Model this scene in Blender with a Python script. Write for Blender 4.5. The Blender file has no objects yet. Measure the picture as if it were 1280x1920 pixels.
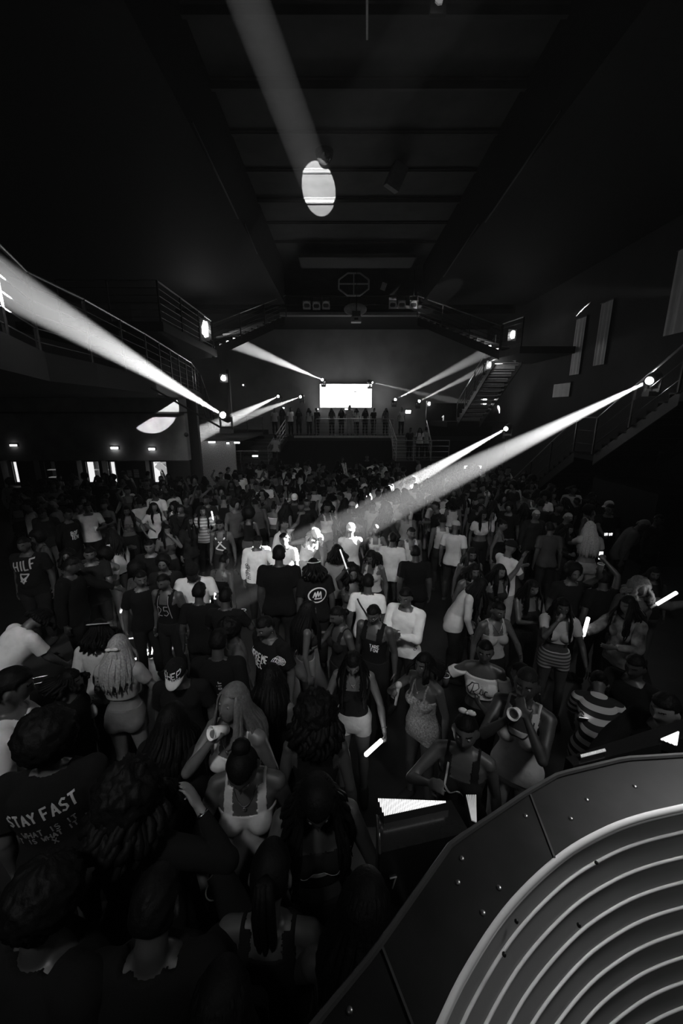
import bpy, bmesh, math, random
import numpy as np
from mathutils import Vector, Matrix, Euler, noise
from mathutils.bvhtree import BVHTree
random.seed(7); rng = np.random.default_rng(7)
scn = bpy.context.scene
COL = scn.collection
# ---------------------------------------------------------------- camera, world, exposure
CAMZ = 3.9; PITCH = math.radians(14.27); F = 747.0
cam = bpy.data.cameras.new('camera'); cam.sensor_fit = 'VERTICAL'; cam.sensor_height = 36; cam.sensor_width = 24
cam.lens = 14.0; cam.clip_start = .03; cam.clip_end = 200
camo = bpy.data.objects.new('camera', cam); COL.objects.link(camo)
camo.location = (0, 0, CAMZ); camo.rotation_euler = (math.radians(90) - PITCH, 0, 0)
scn.camera = camo
w = bpy.data.worlds.new('world'); scn.world = w; w.use_nodes = True
w.node_tree.nodes['Background'].inputs[0].default_value = (1, 1, 1, 1)
w.node_tree.nodes['Background'].inputs[1].default_value = 0.0006
scn.view_settings.view_transform = 'Standard'; scn.view_settings.look = 'None'
scn.view_settings.exposure = 0.0; scn.view_settings.gamma = 1.0; scn.view_settings.use_curve_mapping = False
scn.cycles.max_bounces = 4; scn.cycles.diffuse_bounces = 2; scn.cycles.glossy_bounces = 2
scn.cycles.volume_bounces = 0; scn.cycles.transmission_bounces = 3
scn.cycles.sample_clamp_indirect = 3.0
HAZE = 0.0022; HAZE_G = 0.4
WASH = 1.35; BEAM = 30.0; BOOTH = 4.4
# thin stage haze fills the whole place
_vs = w.node_tree.nodes.new('ShaderNodeVolumeScatter'); _vs.inputs['Density'].default_value = HAZE; _vs.inputs['Anisotropy'].default_value = HAZE_G
w.node_tree.links.new(_vs.outputs[0], w.node_tree.nodes['World Output'].inputs['Volume'])

def ray(px, py):
    """direction of the sight line through a photo pixel"""
    u = px - 640; v = py - 960
    return Vector((u, F * math.cos(PITCH) - v * math.sin(PITCH), -F * math.sin(PITCH) - v * math.cos(PITCH)))
def P(px, py, D):
    d = ray(px, py); return Vector((d.x * D / d.y, D, CAMZ + d.z * D / d.y))
def PZ(px, py, z):
    d = ray(px, py); s = (z - CAMZ) / d.z; return Vector((d.x * s, d.y * s, z))
def PX(px, py, x):
    d = ray(px, py); s = x / d.x; return Vector((x, d.y * s, CAMZ + d.z * s))

def lamp(name, kind, loc, power, target=None, **kw):
    l = bpy.data.lights.new(name, kind); l.energy = power
    for k, v in kw.items(): setattr(l, k, v)
    o = bpy.data.objects.new(name, l); COL.objects.link(o); o.location = loc
    if target is not None:
        o.rotation_euler = (Vector(target) - Vector(loc)).to_track_quat('-Z', 'Y').to_euler()
    return o
# the stage wash hung above the stage front, behind and beside the photographer
lamp('stage_wash_lamp', 'SPOT', (-1.6, -1.6, 7.6), 520 * WASH, (-2.6, 4.4, 1.2), spot_size=math.radians(62), spot_blend=.9, shadow_soft_size=.35)
lamp('stage_wash_lamp', 'SPOT', (2.6, -1.2, 7.4), 330 * WASH, (1.6, 4.6, 1.3), spot_size=math.radians(58), spot_blend=.9, shadow_soft_size=.35)
lamp('stage_wash_lamp', 'SPOT', (0.4, -1.4, 8.2), 900 * WASH, (0.0, 11.0, 1.3), spot_size=math.radians(58), spot_blend=.8, shadow_soft_size=.3)
lamp('stage_wash_lamp', 'SPOT', (-2.4, -1.2, 7.8), 650 * WASH, (-5.5, 9.0, 1.3), spot_size=math.radians(50), spot_blend=.8, shadow_soft_size=.3)

# ---------------------------------------------------------------- materials
MATS = {}
def mat(name, v=.1, rough=.8, metal=0.0, noise_amt=.15, nscale=12.0, bump=.0, emit=0.0, spec=.5):
    if name in MATS: return MATS[name]
    m = bpy.data.materials.new(name); m.use_nodes = True; MATS[name] = m
    nt = m.node_tree; b = nt.nodes['Principled BSDF']
    b.inputs['Roughness'].default_value = rough; b.inputs['Metallic'].default_value = metal
    b.inputs['Specular IOR Level'].default_value = spec
    tc = nt.nodes.new('ShaderNodeTexCoord'); nz = nt.nodes.new('ShaderNodeTexNoise')
    nz.inputs['Scale'].default_value = nscale; nz.inputs['Detail'].default_value = 3
    nt.links.new(tc.outputs['Object'], nz.inputs['Vector'])
    mr = nt.nodes.new('ShaderNodeMapRange'); nt.links.new(nz.outputs['Fac'], mr.inputs['Value'])
    mr.inputs['From Min'].default_value = .3; mr.inputs['From Max'].default_value = .7
    mr.inputs['To Min'].default_value = v * (1 - noise_amt); mr.inputs['To Max'].default_value = v * (1 + noise_amt)
    nt.links.new(mr.outputs['Result'], b.inputs['Base Color'])
    if bump:
        bp = nt.nodes.new('ShaderNodeBump'); bp.inputs['Strength'].default_value = bump; bp.inputs['Distance'].default_value = .01
        nt.links.new(nz.outputs['Fac'], bp.inputs['Height']); nt.links.new(bp.outputs['Normal'], b.inputs['Normal'])
    if emit:
        b.inputs['Emission Color'].default_value = (1, 1, 1, 1); b.inputs['Emission Strength'].default_value = emit
    return m
def cloth(v): return mat('cloth_%03d' % round(v * 100), v * (1 if v > .3 else max(.25, v / .3)), .95, noise_amt=.10, nscale=11, bump=.9, spec=.2)
def skinm(v): return mat('skin_%03d' % round(v * 100), v * .62, .45, noise_amt=.08, nscale=30, spec=.55)
def hairm(v): return mat('hair_%03d' % round(v * 100), v if v > .05 else v * .4, .6, noise_amt=.3, nscale=60, bump=.5, spec=.4 if v > .05 else .12)
M_BLACK = mat('black_paint', .008, .8, spec=.2)
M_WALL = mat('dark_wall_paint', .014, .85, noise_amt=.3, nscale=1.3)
M_METAL = mat('dark_steel', .04, .4, .7)
M_RAIL = mat('brushed_steel', .35, .3, .9)
M_LENS = mat('lens_glow', .8, .3, emit=60)
M_LAMPG = mat('lamp_glow', .8, .3, emit=9)
M_WHITE = mat('white_print', .75, .8, noise_amt=.05)
M_PLASTIC = mat('black_plastic', .02, .35, noise_amt=.2)
M_STICK = mat('foam_stick_glow', .9, .5, emit=2.6)
M_PHONE = mat('phone_screen_glow', .8, .2, emit=3.5)
M_CUPW = mat('white_paper', .8, .7, noise_amt=.03)
M_CUPD = mat('dark_paper', .05, .6)
def stripes(name, a, b, scale, axis='Z', duty=.5):
    if name in MATS: return MATS[name]
    m = mat(name, a, .9, spec=.2); nt = m.node_tree; bs = nt.nodes['Principled BSDF']
    tc = nt.nodes.new('ShaderNodeTexCoord'); sp = nt.nodes.new('ShaderNodeSeparateXYZ')
    nt.links.new(tc.outputs['Object'], sp.inputs[0])
    mu = nt.nodes.new('ShaderNodeMath'); mu.operation = 'MULTIPLY'; mu.inputs[1].default_value = scale; nt.links.new(sp.outputs[axis], mu.inputs[0])
    fr = nt.nodes.new('ShaderNodeMath'); fr.operation = 'FRACT'; nt.links.new(mu.outputs[0], fr.inputs[0])
    gt = nt.nodes.new('ShaderNodeMath'); gt.operation = 'GREATER_THAN'; gt.inputs[1].default_value = duty; nt.links.new(fr.outputs[0], gt.inputs[0])
    mx = nt.nodes.new('ShaderNodeMix'); mx.data_type = 'RGBA'; nt.links.new(gt.outputs[0], mx.inputs['Factor'])
    mx.inputs['A'].default_value = (a, a, a, 1); mx.inputs['B'].default_value = (b, b, b, 1)
    nt.links.new(mx.outputs['Result'], bs.inputs['Base Color'])
    return m

# ---------------------------------------------------------------- mesh helpers
def tag(o, label=None, cat=None, group=None, kind=None):
    if label: o['label'] = label
    if cat: o['category'] = cat
    if group: o['group'] = group
    if kind: o['kind'] = kind
    return o
def link(name, me, m=None, parent=None, smooth=True):
    o = bpy.data.objects.new(name, me); COL.objects.link(o)
    if m is not None and not me.materials: me.materials.append(m)
    if parent is not None: o.parent = parent
    return o
def mesh(name, V, Fs, m=None, smooth=True, mi=None):
    me = bpy.data.meshes.new(name)
    V = np.asarray(V, dtype=np.float32).reshape(-1, 3)
    if isinstance(Fs, np.ndarray):
        n = len(Fs); k = Fs.shape[1]
        me.vertices.add(len(V)); me.vertices.foreach_set('co', V.ravel())
        me.loops.add(n * k); me.loops.foreach_set('vertex_index', Fs.astype(np.int32).ravel())
        me.polygons.add(n); me.polygons.foreach_set('loop_start', np.arange(0, n * k, k, dtype=np.int32))
        me.update(calc_edges=True)
    else:
        me.from_pydata([tuple(v) for v in V.tolist()], [], Fs); me.update()
    if smooth: me.polygons.foreach_set('use_smooth', np.ones(len(me.polygons), dtype=bool))
    for x in (m if isinstance(m, (list, tuple)) else [m] if m is not None else []): me.materials.append(x)
    return me
class MB:
    """collects closed solids that become ONE mesh"""
    def __init__(s): s.V = []; s.F = []
    def add(s, V, Fs):
        o = len(s.V); s.V += [tuple(v) for v in V]; s.F += [tuple(i + o for i in f) for f in Fs]; return s
    def box(s, c, size, rot=None):
        c = Vector(c); h = Vector(size) / 2; R = rot.to_matrix() if isinstance(rot, Euler) else rot
        V = []
        for x in (-1, 1):
            for y in (-1, 1):
                for z in (-1, 1):
                    p = Vector((x * h.x, y * h.y, z * h.z)); V.append(c + (R @ p if R is not None else p))
        return s.add(V, [(0, 1, 3, 2), (4, 6, 7, 5), (0, 4, 5, 1), (2, 3, 7, 6), (0, 2, 6, 4), (1, 5, 7, 3)])
    def bar(s, a, b, w, h=None):
        """square bar between two points"""
        a = Vector(a); b = Vector(b); d = (b - a); L = d.length; d.normalize()
        up = Vector((0, 0, 1)) if abs(d.z) < .95 else Vector((0, 1, 0))
        sx = d.cross(up).normalized(); uz = sx.cross(d).normalized()
        R = Matrix((sx, d, uz)).transposed()
        return s.box((a + b) / 2, (w, L, h or w), R)
    def tube(s, pts, rad, n=8, flat=None, up=None, cap=True):
        pts = [Vector(p) for p in pts]
        if not isinstance(rad, (list, tuple, np.ndarray)): rad = [rad] * len(pts)
        V = []; k = len(pts); ref = Vector(up) if up is not None else None
        px = None
        for i, p in enumerate(pts):
            d = (pts[min(i + 1, k - 1)] - pts[max(i - 1, 0)])
            if d.length < 1e-9: d = Vector((0, 0, 1))
            d.normalize()
            if ref is not None: a = ref - d * ref.dot(d)
            elif px is not None: a = px - d * px.dot(d)
            else: a = (Vector((1, 0, 0)) if abs(d.x) < .8 else Vector((0, 1, 0))); a = a - d * a.dot(d)
            if a.length < 1e-6: a = d.orthogonal()
            a.normalize(); px = a; b = d.cross(a)
            r = rad[i]; fa, fb = flat if flat else (1, 1)
            for j in range(n):
                t = 2 * math.pi * j / n
                V.append(p + a * (math.cos(t) * r * fa) + b * (math.sin(t) * r * fb))
        Fs = [(i * n + j, i * n + (j + 1) % n, (i + 1) * n + (j + 1) % n, (i + 1) * n + j) for i in range(k - 1) for j in range(n)]
        if cap: Fs += [tuple(range(n - 1, -1, -1)), tuple(range((k - 1) * n, k * n))]
        return s.add(V, Fs)
    def ball(s, c, r, n=10, R=None):
        r = Vector(r) if not isinstance(r, (int, float)) else Vector((r, r, r)); c = Vector(c)
        V = []; m = n; k = max(5, n // 2 + 1)
        for i in range(1, k):
            a = math.pi * i / k
            for j in range(m):
                b = 2 * math.pi * j / m
                p = Vector((math.sin(a) * math.cos(b) * r.x, math.sin(a) * math.sin(b) * r.y, math.cos(a) * r.z))
                V.append(c + (R @ p if R is not None else p))
        top = Vector((0, 0, r.z)); V.append(c + (R @ top if R is not None else top)); V.append(c - (R @ top if R is not None else top))
        t = len(V) - 2
        Fs = [(i * m + j, (i + 1) * m + j, (i + 1) * m + (j + 1) % m, i * m + (j + 1) % m) for i in range(k - 2) for j in range(m)]
        Fs += [(t, j, (j + 1) % m) for j in range(m)] + [(t + 1, (k - 2) * m + (j + 1) % m, (k - 2) * m + j) for j in range(m)]
        return s.add(V, Fs)
    def prism(s, poly, off):
        """polygon (3D points) extruded by a vector"""
        poly = [Vector(p) for p in poly]; off = Vector(off); n = len(poly)
        return s.add(poly + [p + off for p in poly], [tuple(range(n))[::-1], tuple(range(n, 2 * n))] + [(i, (i + 1) % n, n + (i + 1) % n, n + i) for i in range(n)])
    def me(s, name, m=None, smooth=False): return mesh(name, s.V, s.F, m, smooth)
    def build(s, name, m, parent=None, smooth=False):
        return link(name, s.me(name, m, smooth), None, parent)
def empty(name, loc=(0, 0, 0), rz=0):
    o = bpy.data.objects.new(name, None); COL.objects.link(o); o.location = loc; o.rotation_euler = (0, 0, rz); o.empty_display_size = .1
    return o
def struct(o): o['kind'] = 'structure'; return o
def copy_tree(o, parent=None):
    c = o.copy(); COL.objects.link(c); c.parent = parent
    for ch in KIDS.get(o.name, []): copy_tree(ch, c)
    return c
KIDS = {}
# ---------------------------------------------------------------- people: body, clothes, hair
def sm(x): x = min(1, max(0, x)); return x * x * (3 - 2 * x)
PIV = Vector((0, 0.0, 0.97))
ARM = dict(down=(.27, .02, .80), cup=(.15, -.33, 1.20), drink=(.05, -.21, 1.47), up=(.30, -.20, 1.98), phone=(.13, -.36, 1.36),
           hip=(.26, -.05, 1.02), fwd=(.16, -.55, 1.18), clap=(.025, -.30, 1.27), high=(.16, -.30, 1.80), chin=(.05, -.17, 1.50),
           side=(.50, -.12, 1.12), back=(.20, .18, 1.0), low=(.33, -.22, .92), wide=(.62, -.1, 1.5), cross=(-.10, -.22, 1.20))
def head_mesh(mb, C, R, fem, n=40, k=30):
    V = []
    g = lambda x, c, s: math.exp(-((x - c) / s) ** 2)
    for i in range(1, k):
        a = math.pi * i / k
        for j in range(n):
            b = 2 * math.pi * j / n
            x, y, z = math.sin(a) * math.cos(b), math.sin(a) * math.sin(b), math.cos(a)
            px, py, pz = x * .074, y * .094, z * .116
            if z < 0: px *= 1 - .30 * (-z) ** 1.5; 
            if z < 0 and y > 0: py *= 1 + .35 * z
            if z < -.1 and y < 0: py *= 1 + .10 * z
            f = 1 if y < 0 else 0
            if f:
                py -= .024 * g(x, 0, .11) * g(z, -.16, .15) + .008 * g(x, 0, .09) * g(z, .08, .2)   # nose
                for sx in (-.40, .40): py += .011 * g(x, sx, .17) * g(z, .10, .12); 
                for sx in (-.62, .62): py -= .004 * g(x, sx, .2) * g(z, -.2, .18)
                py -= .004 * g(z, .28, .10) * g(x, 0, .6)
                py -= .008 * g(x, 0, .26) * (g(z, -.46, .055) + g(z, -.58, .06))
                py += .003 * g(x, 0, .25) * g(z, -.52, .03)
                py -= .009 * g(x, 0, .25) * g(z, -.86, .14)
                for sx in (-.13, .13): py -= .006 * g(x, sx, .06) * g(z, -.23, .07)
            V.append(C + R @ Vector((px, py, pz)))
    V.append(C + R @ Vector((0, 0, .116))); V.append(C - R @ Vector((0, 0, .116)))
    t = len(V) - 2
    Fs = [(i * n + j, (i + 1) * n + j, (i + 1) * n + (j + 1) % n, i * n + (j + 1) % n) for i in range(k - 2) for j in range(n)]
    Fs += [(t, j, (j + 1) % n) for j in range(n)] + [(t + 1, (k - 2) * n + (j + 1) % n, (k - 2) * n + j) for j in range(n)]
    mb.add(V, Fs)
    for sx in (-1, 1):
        mb.ball(C + R @ Vector((sx * .076, .012, -.008)), (.010, .020, .031), 10, R @ Euler((.2, 0, -sx * .35)).to_matrix())

BODIES = {}
def body(sex='m', lean=0, side=0, twist=0, hp=10, hy=0, L='down', Rr='down', hl='relax', hr='relax', build=1.0, lod='mid'):
    key = (sex, lean, side, twist, hp, hy, L, Rr, hl, hr, build, lod)
    if key in BODIES: return BODIES[key]
    fem = sex == 'f'
    Rfull = Euler((math.radians(lean), math.radians(side), math.radians(twist))).to_matrix()
    def T(p):
        p = Vector(p); a = sm((p.z - .93) / .33)
        if a <= 0: return p
        Rm = Euler((math.radians(lean) * a, math.radians(side) * a, math.radians(twist) * a)).to_matrix()
        # hips counter-shift so the weight stays over the feet
        return PIV + Rm @ (p - PIV) + Vector((0, math.radians(lean) * .10 * a, 0))
    mb = MB(); B = build
    prof = ([(.84, .11, .09, .01), (.90, .155, .11, .012), (.96, .168, .118, .01), (1.03, .150, .108, 0), (1.12, .138, .10, -.005), (1.22, .152, .112, -.004), (1.32, .168, .12, 0), (1.40, .168, .108, .004), (1.45, .125, .085, .008), (1.49, .07, .065, .01)]
            if not fem else
            [(.84, .11, .09, .01), (.90, .165, .115, .015), (.96, .175, .12, .012), (1.03, .150, .105, 0), (1.12, .118, .088, -.005), (1.22, .128, .095, -.004), (1.32, .148, .105, 0), (1.40, .148, .092, .004), (1.45, .108, .075, .008), (1.49, .058, .056, .01)])
    V = []; n = 28; zs = np.linspace(.84, 1.49, 22)
    pa = np.array(prof)
    for z in zs:
        rx, ry, oy = (np.interp(z, pa[:, 0], pa[:, i]) for i in (1, 2, 3))
        for j in range(n):
            t = 2 * math.pi * j / n; c, s_ = math.cos(t), math.sin(t)
            e = .86
            V.append(T((abs(c) ** e * math.copysign(1, c) * rx * B, abs(s_) ** e * math.copysign(1, s_) * ry * B + oy, z)))
    k = len(zs)
    mb.add(V, [(i * n + j, i * n + (j + 1) % n, (i + 1) * n + (j + 1) % n, (i + 1) * n + j) for i in range(k - 1) for j in range(n)] + [tuple(range(n - 1, -1, -1)), tuple(range((k - 1) * n, k * n))])
    if fem:
        for sx in (-1, 1): mb.ball(T((sx * .072 * B, -.082 * B, 1.275)), (.062 * B, .056 * B, .062), 16, Rfull)
    else:
        for sx in (-1, 1): mb.ball(T((sx * .075 * B, -.072 * B, 1.33)), (.08 * B, .045, .06), 14, Rfull)
        if B > 1.12: mb.ball(T((0, -.05 * B, 1.10)), (.14 * B, .11 * B, .13), 16, Rfull)
    for sx in (-1, 1): mb.ball((sx * .082 * B, .055, .905), (.085 * B, .085 * B, .095), 14)
    sw = (.178 if not fem else .157) * (.5 + .5 * B); shz = 1.425
    # neck and head
    Nb = T((0, .012, 1.45)); Nt0 = T((0, -.003, 1.545))
    Rh = Rfull @ Euler((math.radians(hp), 0, math.radians(hy))).to_matrix()
    C = Nt0 + Rh @ Vector((0, -.022, .095))
    mb.tube([T((0, .012, 1.40)), Nb, Nt0, C + Rh @ Vector((0, .02, -.03))], [.075 * (.6 + .4 * B), .060 if not fem else .050, .054 if not fem else .045, .05], 16)
    head_mesh(mb, C, Rh, fem)
    bones = [('pelvis', PIV + Vector((0, 0, -.10)), PIV, .15 * B)]
    tp = [T((0, 0, z)) for z in (.97, 1.10, 1.22, 1.34, 1.44)]
    for a, b in zip(tp, tp[1:]): bones.append(('torso', a, b, .135 * B))
    bones.append(('neck', T((0, .01, 1.485)), Nt0, .055)); bones.append(('head', C + Rh @ Vector((0, 0, -.03)), C + Rh @ Vector((0, 0, .03)), .09))
    grips = {}
    for sd, pose, hpz in ((1, L, hl), (-1, Rr, hr)):
        S = T((sd * sw, .005, shz))
        mb.tube([T((sd * .03, .01, 1.47)), T((sd * .10, .01, 1.452)), S + Vector((0, 0, .005))], [.035, .042 * (.5 + .5 * B), .047], 12)
        tg = ARM[pose] if isinstance(pose, str) else pose
        tg = Vector((tg[0] * sd, tg[1], tg[2])) if isinstance(pose, str) else Vector(tg)
        if pose not in ('down',): tg = (PIV + Rfull @ (tg - PIV)) if isinstance(pose, str) else tg
        elif lean > 25: tg = S + Vector((sd * .06, -.08, -.56))
        la, lf = (.285, .255) if not fem else (.268, .238)
        d = tg - S; dist = min(d.length, (la + lf) * .985); d.normalize()
        x = (la * la - lf * lf + dist * dist) / (2 * dist); hgt = math.sqrt(max(0, la * la - x * x))
        pole = Vector((sd * .75, .45, -.8)) if pose not in ('up', 'high', 'wide') else Vector((sd * 1.0, .1, -.2))
        if pose == 'down': pole = Vector((sd * .3, 1, 0))
        pole = (pole - d * pole.dot(d)).normalized()
        E = S + d * x + pole * hgt; W = S + d * dist
        ra = .050 if not fem else .042; ra *= (.4 + .6 * B)
        mb.ball(S, (ra * 1.18,) * 3, 14)
        l3 = lambda a, b, t: a.lerp(b, t)
        mb.tube([S, l3(S, E, .35), l3(S, E, .7), E], [ra * 1.08, ra * 1.04, ra * .88, ra * .82], 14)
        mb.ball(E, (ra * .84,) * 3, 12)
        mb.tube([E, l3(E, W, .28), l3(E, W, .65), l3(E, W, .95), W + (W - E).normalized() * .02], [ra * .82, ra * .86, ra * .66, ra * .52, ra * .5], 14, (1, .92))
        bones += [('clav', T((sd * .07, 0, 1.44)), S, .06), ('arm%d' % sd, S, E, ra), ('fore%d' % sd, E, W, ra * .8)]
        # hand
        fd = (W - E).normalized()
        inward = Vector((-sd, 0, 0)) if abs(fd.x) < .9 else Vector((0, -1, 0))
        if pose in ('up', 'high', 'wide'): inward = Vector((0, -1, 0))
        if pose in ('chin', 'drink'): inward = Vector((-sd * .3, 1, .2))
        nrm = (inward - fd * inward.dot(fd)).normalized(); sidev = fd.cross(nrm).normalized()
        # thumb side: towards front / up
        th = sidev if (sidev.dot(Vector((0, -1, .6))) > 0) else -sidev
        hs = 1.0 if not fem else .9
        Rm = Matrix((sidev, fd, nrm)).transposed()
        mb.ball(W + fd * .050 * hs, (.041 * hs, .056 * hs, .0175 * hs), 16, Rm)
        curl = dict(relax=45, grip=215, flat=8, fist=250, point=215)[hpz]
        for q, (off, ln) in enumerate(((.031, .074), (.0105, .083), (-.0105, .077), (-.031, .060))):
            c_ = curl if not (hpz == 'point' and q == 0) else 5
            p = W + fd * (.088 - .004 * abs(q - 1.4)) * hs + th * off * hs; pts = [p - fd * .02]; ang = 0
            pts.append(p)
            for sg, fr in ((.30, .42), (.40, .33), (.30, .25)):
                ang += math.radians(c_) * sg * (1.0 + .06 * q)
                sp = th * (.10 if off > 0 else -.10) * (abs(off) / .031) * (1 if c_ < 60 else 0)
                p = p + ((fd * math.cos(ang) + nrm * math.sin(ang)) + sp).normalized() * ln * fr * hs; pts.append(p)
            mb.tube(pts, [.0092 * hs, .0092 * hs, .0085 * hs, .008 * hs, .0062 * hs], 8)
            mb.ball(pts[-1], (.0064 * hs,) * 3, 6)
        tb = W + fd * .022 * hs + th * .028 * hs
        t1 = tb + (th * .75 + fd * .6 + nrm * .35).normalized() * .036 * hs
        t2 = t1 + (fd * .85 + th * .15 + nrm * (.45 if curl < 100 else 1.1)).normalized() * .034 * hs
        mb.tube([tb, t1, t2], [.0135 * hs, .0105 * hs, .0082 * hs], 8); mb.ball(t2, (.0084 * hs,) * 3, 6)
        grips[sd] = (W + fd * .075 * hs + nrm * .034 * hs, th.copy(), nrm.copy(), fd.copy(), W.copy())
        bones.append(('hand%d' % sd, W, W + fd * .15, .04))
    for sx in (-1, 1):
        Hh = Vector((sx * .088 * B, .005, .90)); K = Vector((sx * .105, -.015, .49)); A = Vector((sx * .115, .02, .085))
        mb.tube([Hh + Vector((0, 0, .03)), Hh.lerp(K, .3), Hh.lerp(K, .75), K], [.085 * B, .083 * B, .060, .054], 16)
        mb.ball(K, .054, 12)
        mb.tube([K, K.lerp(A, .3) + Vector((0, .012, 0)), K.lerp(A, .75), A], [.052, .056, .040, .035], 14)
        mb.tube([A + Vector((0, .045, -.045)), A + Vector((0, 0, -.03)), A + Vector((sx * .01, -.09, -.048)), A + Vector((sx * .015, -.17, -.058)), A + Vector((sx * .015, -.195, -.060))], [.030, .045, .040, .030, .015], 12, (1, .75), up=(1, 0, 0))
        bones += [('leg', Hh, K, .075 * B), ('shin', K, A, .05), ('foot', A + Vector((0, .03, -.05)), A + Vector((0, -.17, -.06)), .04)]
    vox = dict(near=.0084, mid=.0132, far=.020, tiny=.029)[lod]
    raw = mb.me('raw'); ro = link('raw', raw)
    rm = ro.modifiers.new('r', 'REMESH'); rm.mode = 'VOXEL'; rm.voxel_size = vox
    s_ = ro.modifiers.new('s', 'SMOOTH'); s_.factor = .5; s_.iterations = dict(near=2, mid=1, far=1, tiny=1)[lod]
    dg = bpy.context.evaluated_depsgraph_get(); ev = ro.evaluated_get(dg)
    me = bpy.data.meshes.new_from_object(ev); bpy.data.objects.remove(ro); bpy.data.meshes.remove(raw)
    nv = len(me.vertices); co = np.empty(nv * 3, np.float32); me.vertices.foreach_get('co', co); co = co.reshape(-1, 3)
    Q = np.empty(len(me.loops), np.int32); me.loops.foreach_get('vertex_index', Q); Q = Q.reshape(-1, 4)
    # drop inner shells: keep the largest connected surface
    lab = np.arange(nv); e0 = np.concatenate([Q[:, 0], Q[:, 1], Q[:, 2], Q[:, 3]]); e1 = np.concatenate([Q[:, 1], Q[:, 2], Q[:, 3], Q[:, 0]])
    for _ in range(400):
        old = lab.copy(); m_ = np.minimum(lab[e0], lab[e1]); np.minimum.at(lab, e0, m_); np.minimum.at(lab, e1, m_); lab = lab[lab]
        if (old == lab).all(): break
    u_, c_ = np.unique(lab, return_counts=True); keep = lab == u_[c_.argmax()]
    idx = np.cumsum(keep) - 1; Q = idx[Q[keep[Q[:, 0]]]].astype(np.int32); co = co[keep]; bpy.data.meshes.remove(me)
    nv = len(co)
    names = [b[0] for b in bones]; best = np.full(nv, 1e9); bi = np.zeros(nv, int); bt = np.zeros(nv)
    for i, (nm, a, b, r) in enumerate(bones):
        a = np.array(a); d = np.array(b) - a; t = np.clip(((co - a) @ d) / (d @ d), 0, 1)
        ds = np.linalg.norm(co - a - t[:, None] * d, axis=1) / r
        if nm == 'head': ds *= .95
        if nm.startswith('hand'): ds *= .9
        q = ds < best; best[q] = ds[q]; bi[q] = i; bt[q] = t[q]
    names = np.array(names); tg = names[bi]
    RT = np.array(Rfull.transposed()); off = np.array(PIV) + np.array((0, math.radians(lean) * .10, 0))
    U = (co - off) @ RT.T + np.array(PIV)      # upright coordinates, exact above the waist
    low = (tg == 'pelvis') | (tg == 'leg') | (tg == 'shin'); U[low] = co[low]
    HL = (co - np.array(C)) @ np.array(Rh)
    b = dict(V=co, Q=Q, tag=tg, t=bt, U=U, HL=HL, C=C, Rh=Rh, Rf=Rfull, T=T, grips=grips, sex=sex, lod=lod, key=key, B=B, G={}, vox=vox)
    b['N'] = vnormals(co, Q)
    me = mesh('person', co, Q)
    # lips and brows are a second tint of the same skin
    mi = np.zeros(len(Q), np.int32); hc = HL[Q].mean(1); ishead = (tg[Q[:, 0]] == 'head')
    lips = ishead & (hc[:, 1] < -.07) & (np.abs(hc[:, 0]) < .024) & (hc[:, 2] > -.070) & (hc[:, 2] < -.046)
    brow = ishead & (hc[:, 1] < -.066) & (np.abs(hc[:, 0]) > .014) & (np.abs(hc[:, 0]) < .050) & (hc[:, 2] > .026) & (hc[:, 2] < .035)
    mi[lips] = 1; mi[brow] = 2
    me.materials.append(skinm(.1)); me.materials.append(skinm(.05)); me.materials.append(hairm(.01))
    me.polygons.foreach_set('material_index', mi)
    b['me'] = me; BODIES[key] = b
    return b
def vnormals(co, Q):
    n = np.cross(co[Q[:, 2]] - co[Q[:, 0]], co[Q[:, 3]] - co[Q[:, 1]]); N = np.zeros_like(co)
    for i in range(4): np.add.at(N, Q[:, i], n)
    return N / np.maximum(np.linalg.norm(N, axis=1), 1e-9)[:, None]
def wav(P_, s, ph=0.0):
    return (np.sin(P_[:, 0] * s + ph + 1.3 * np.sin(P_[:, 2] * s * .7)) + np.sin(P_[:, 1] * s * 1.1 + 2 * ph + P_[:, 2] * s * .5) + np.sin(P_[:, 2] * s * .8 + 1.7 * P_[:, 0] * s * .6 + ph)) / 3

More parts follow.
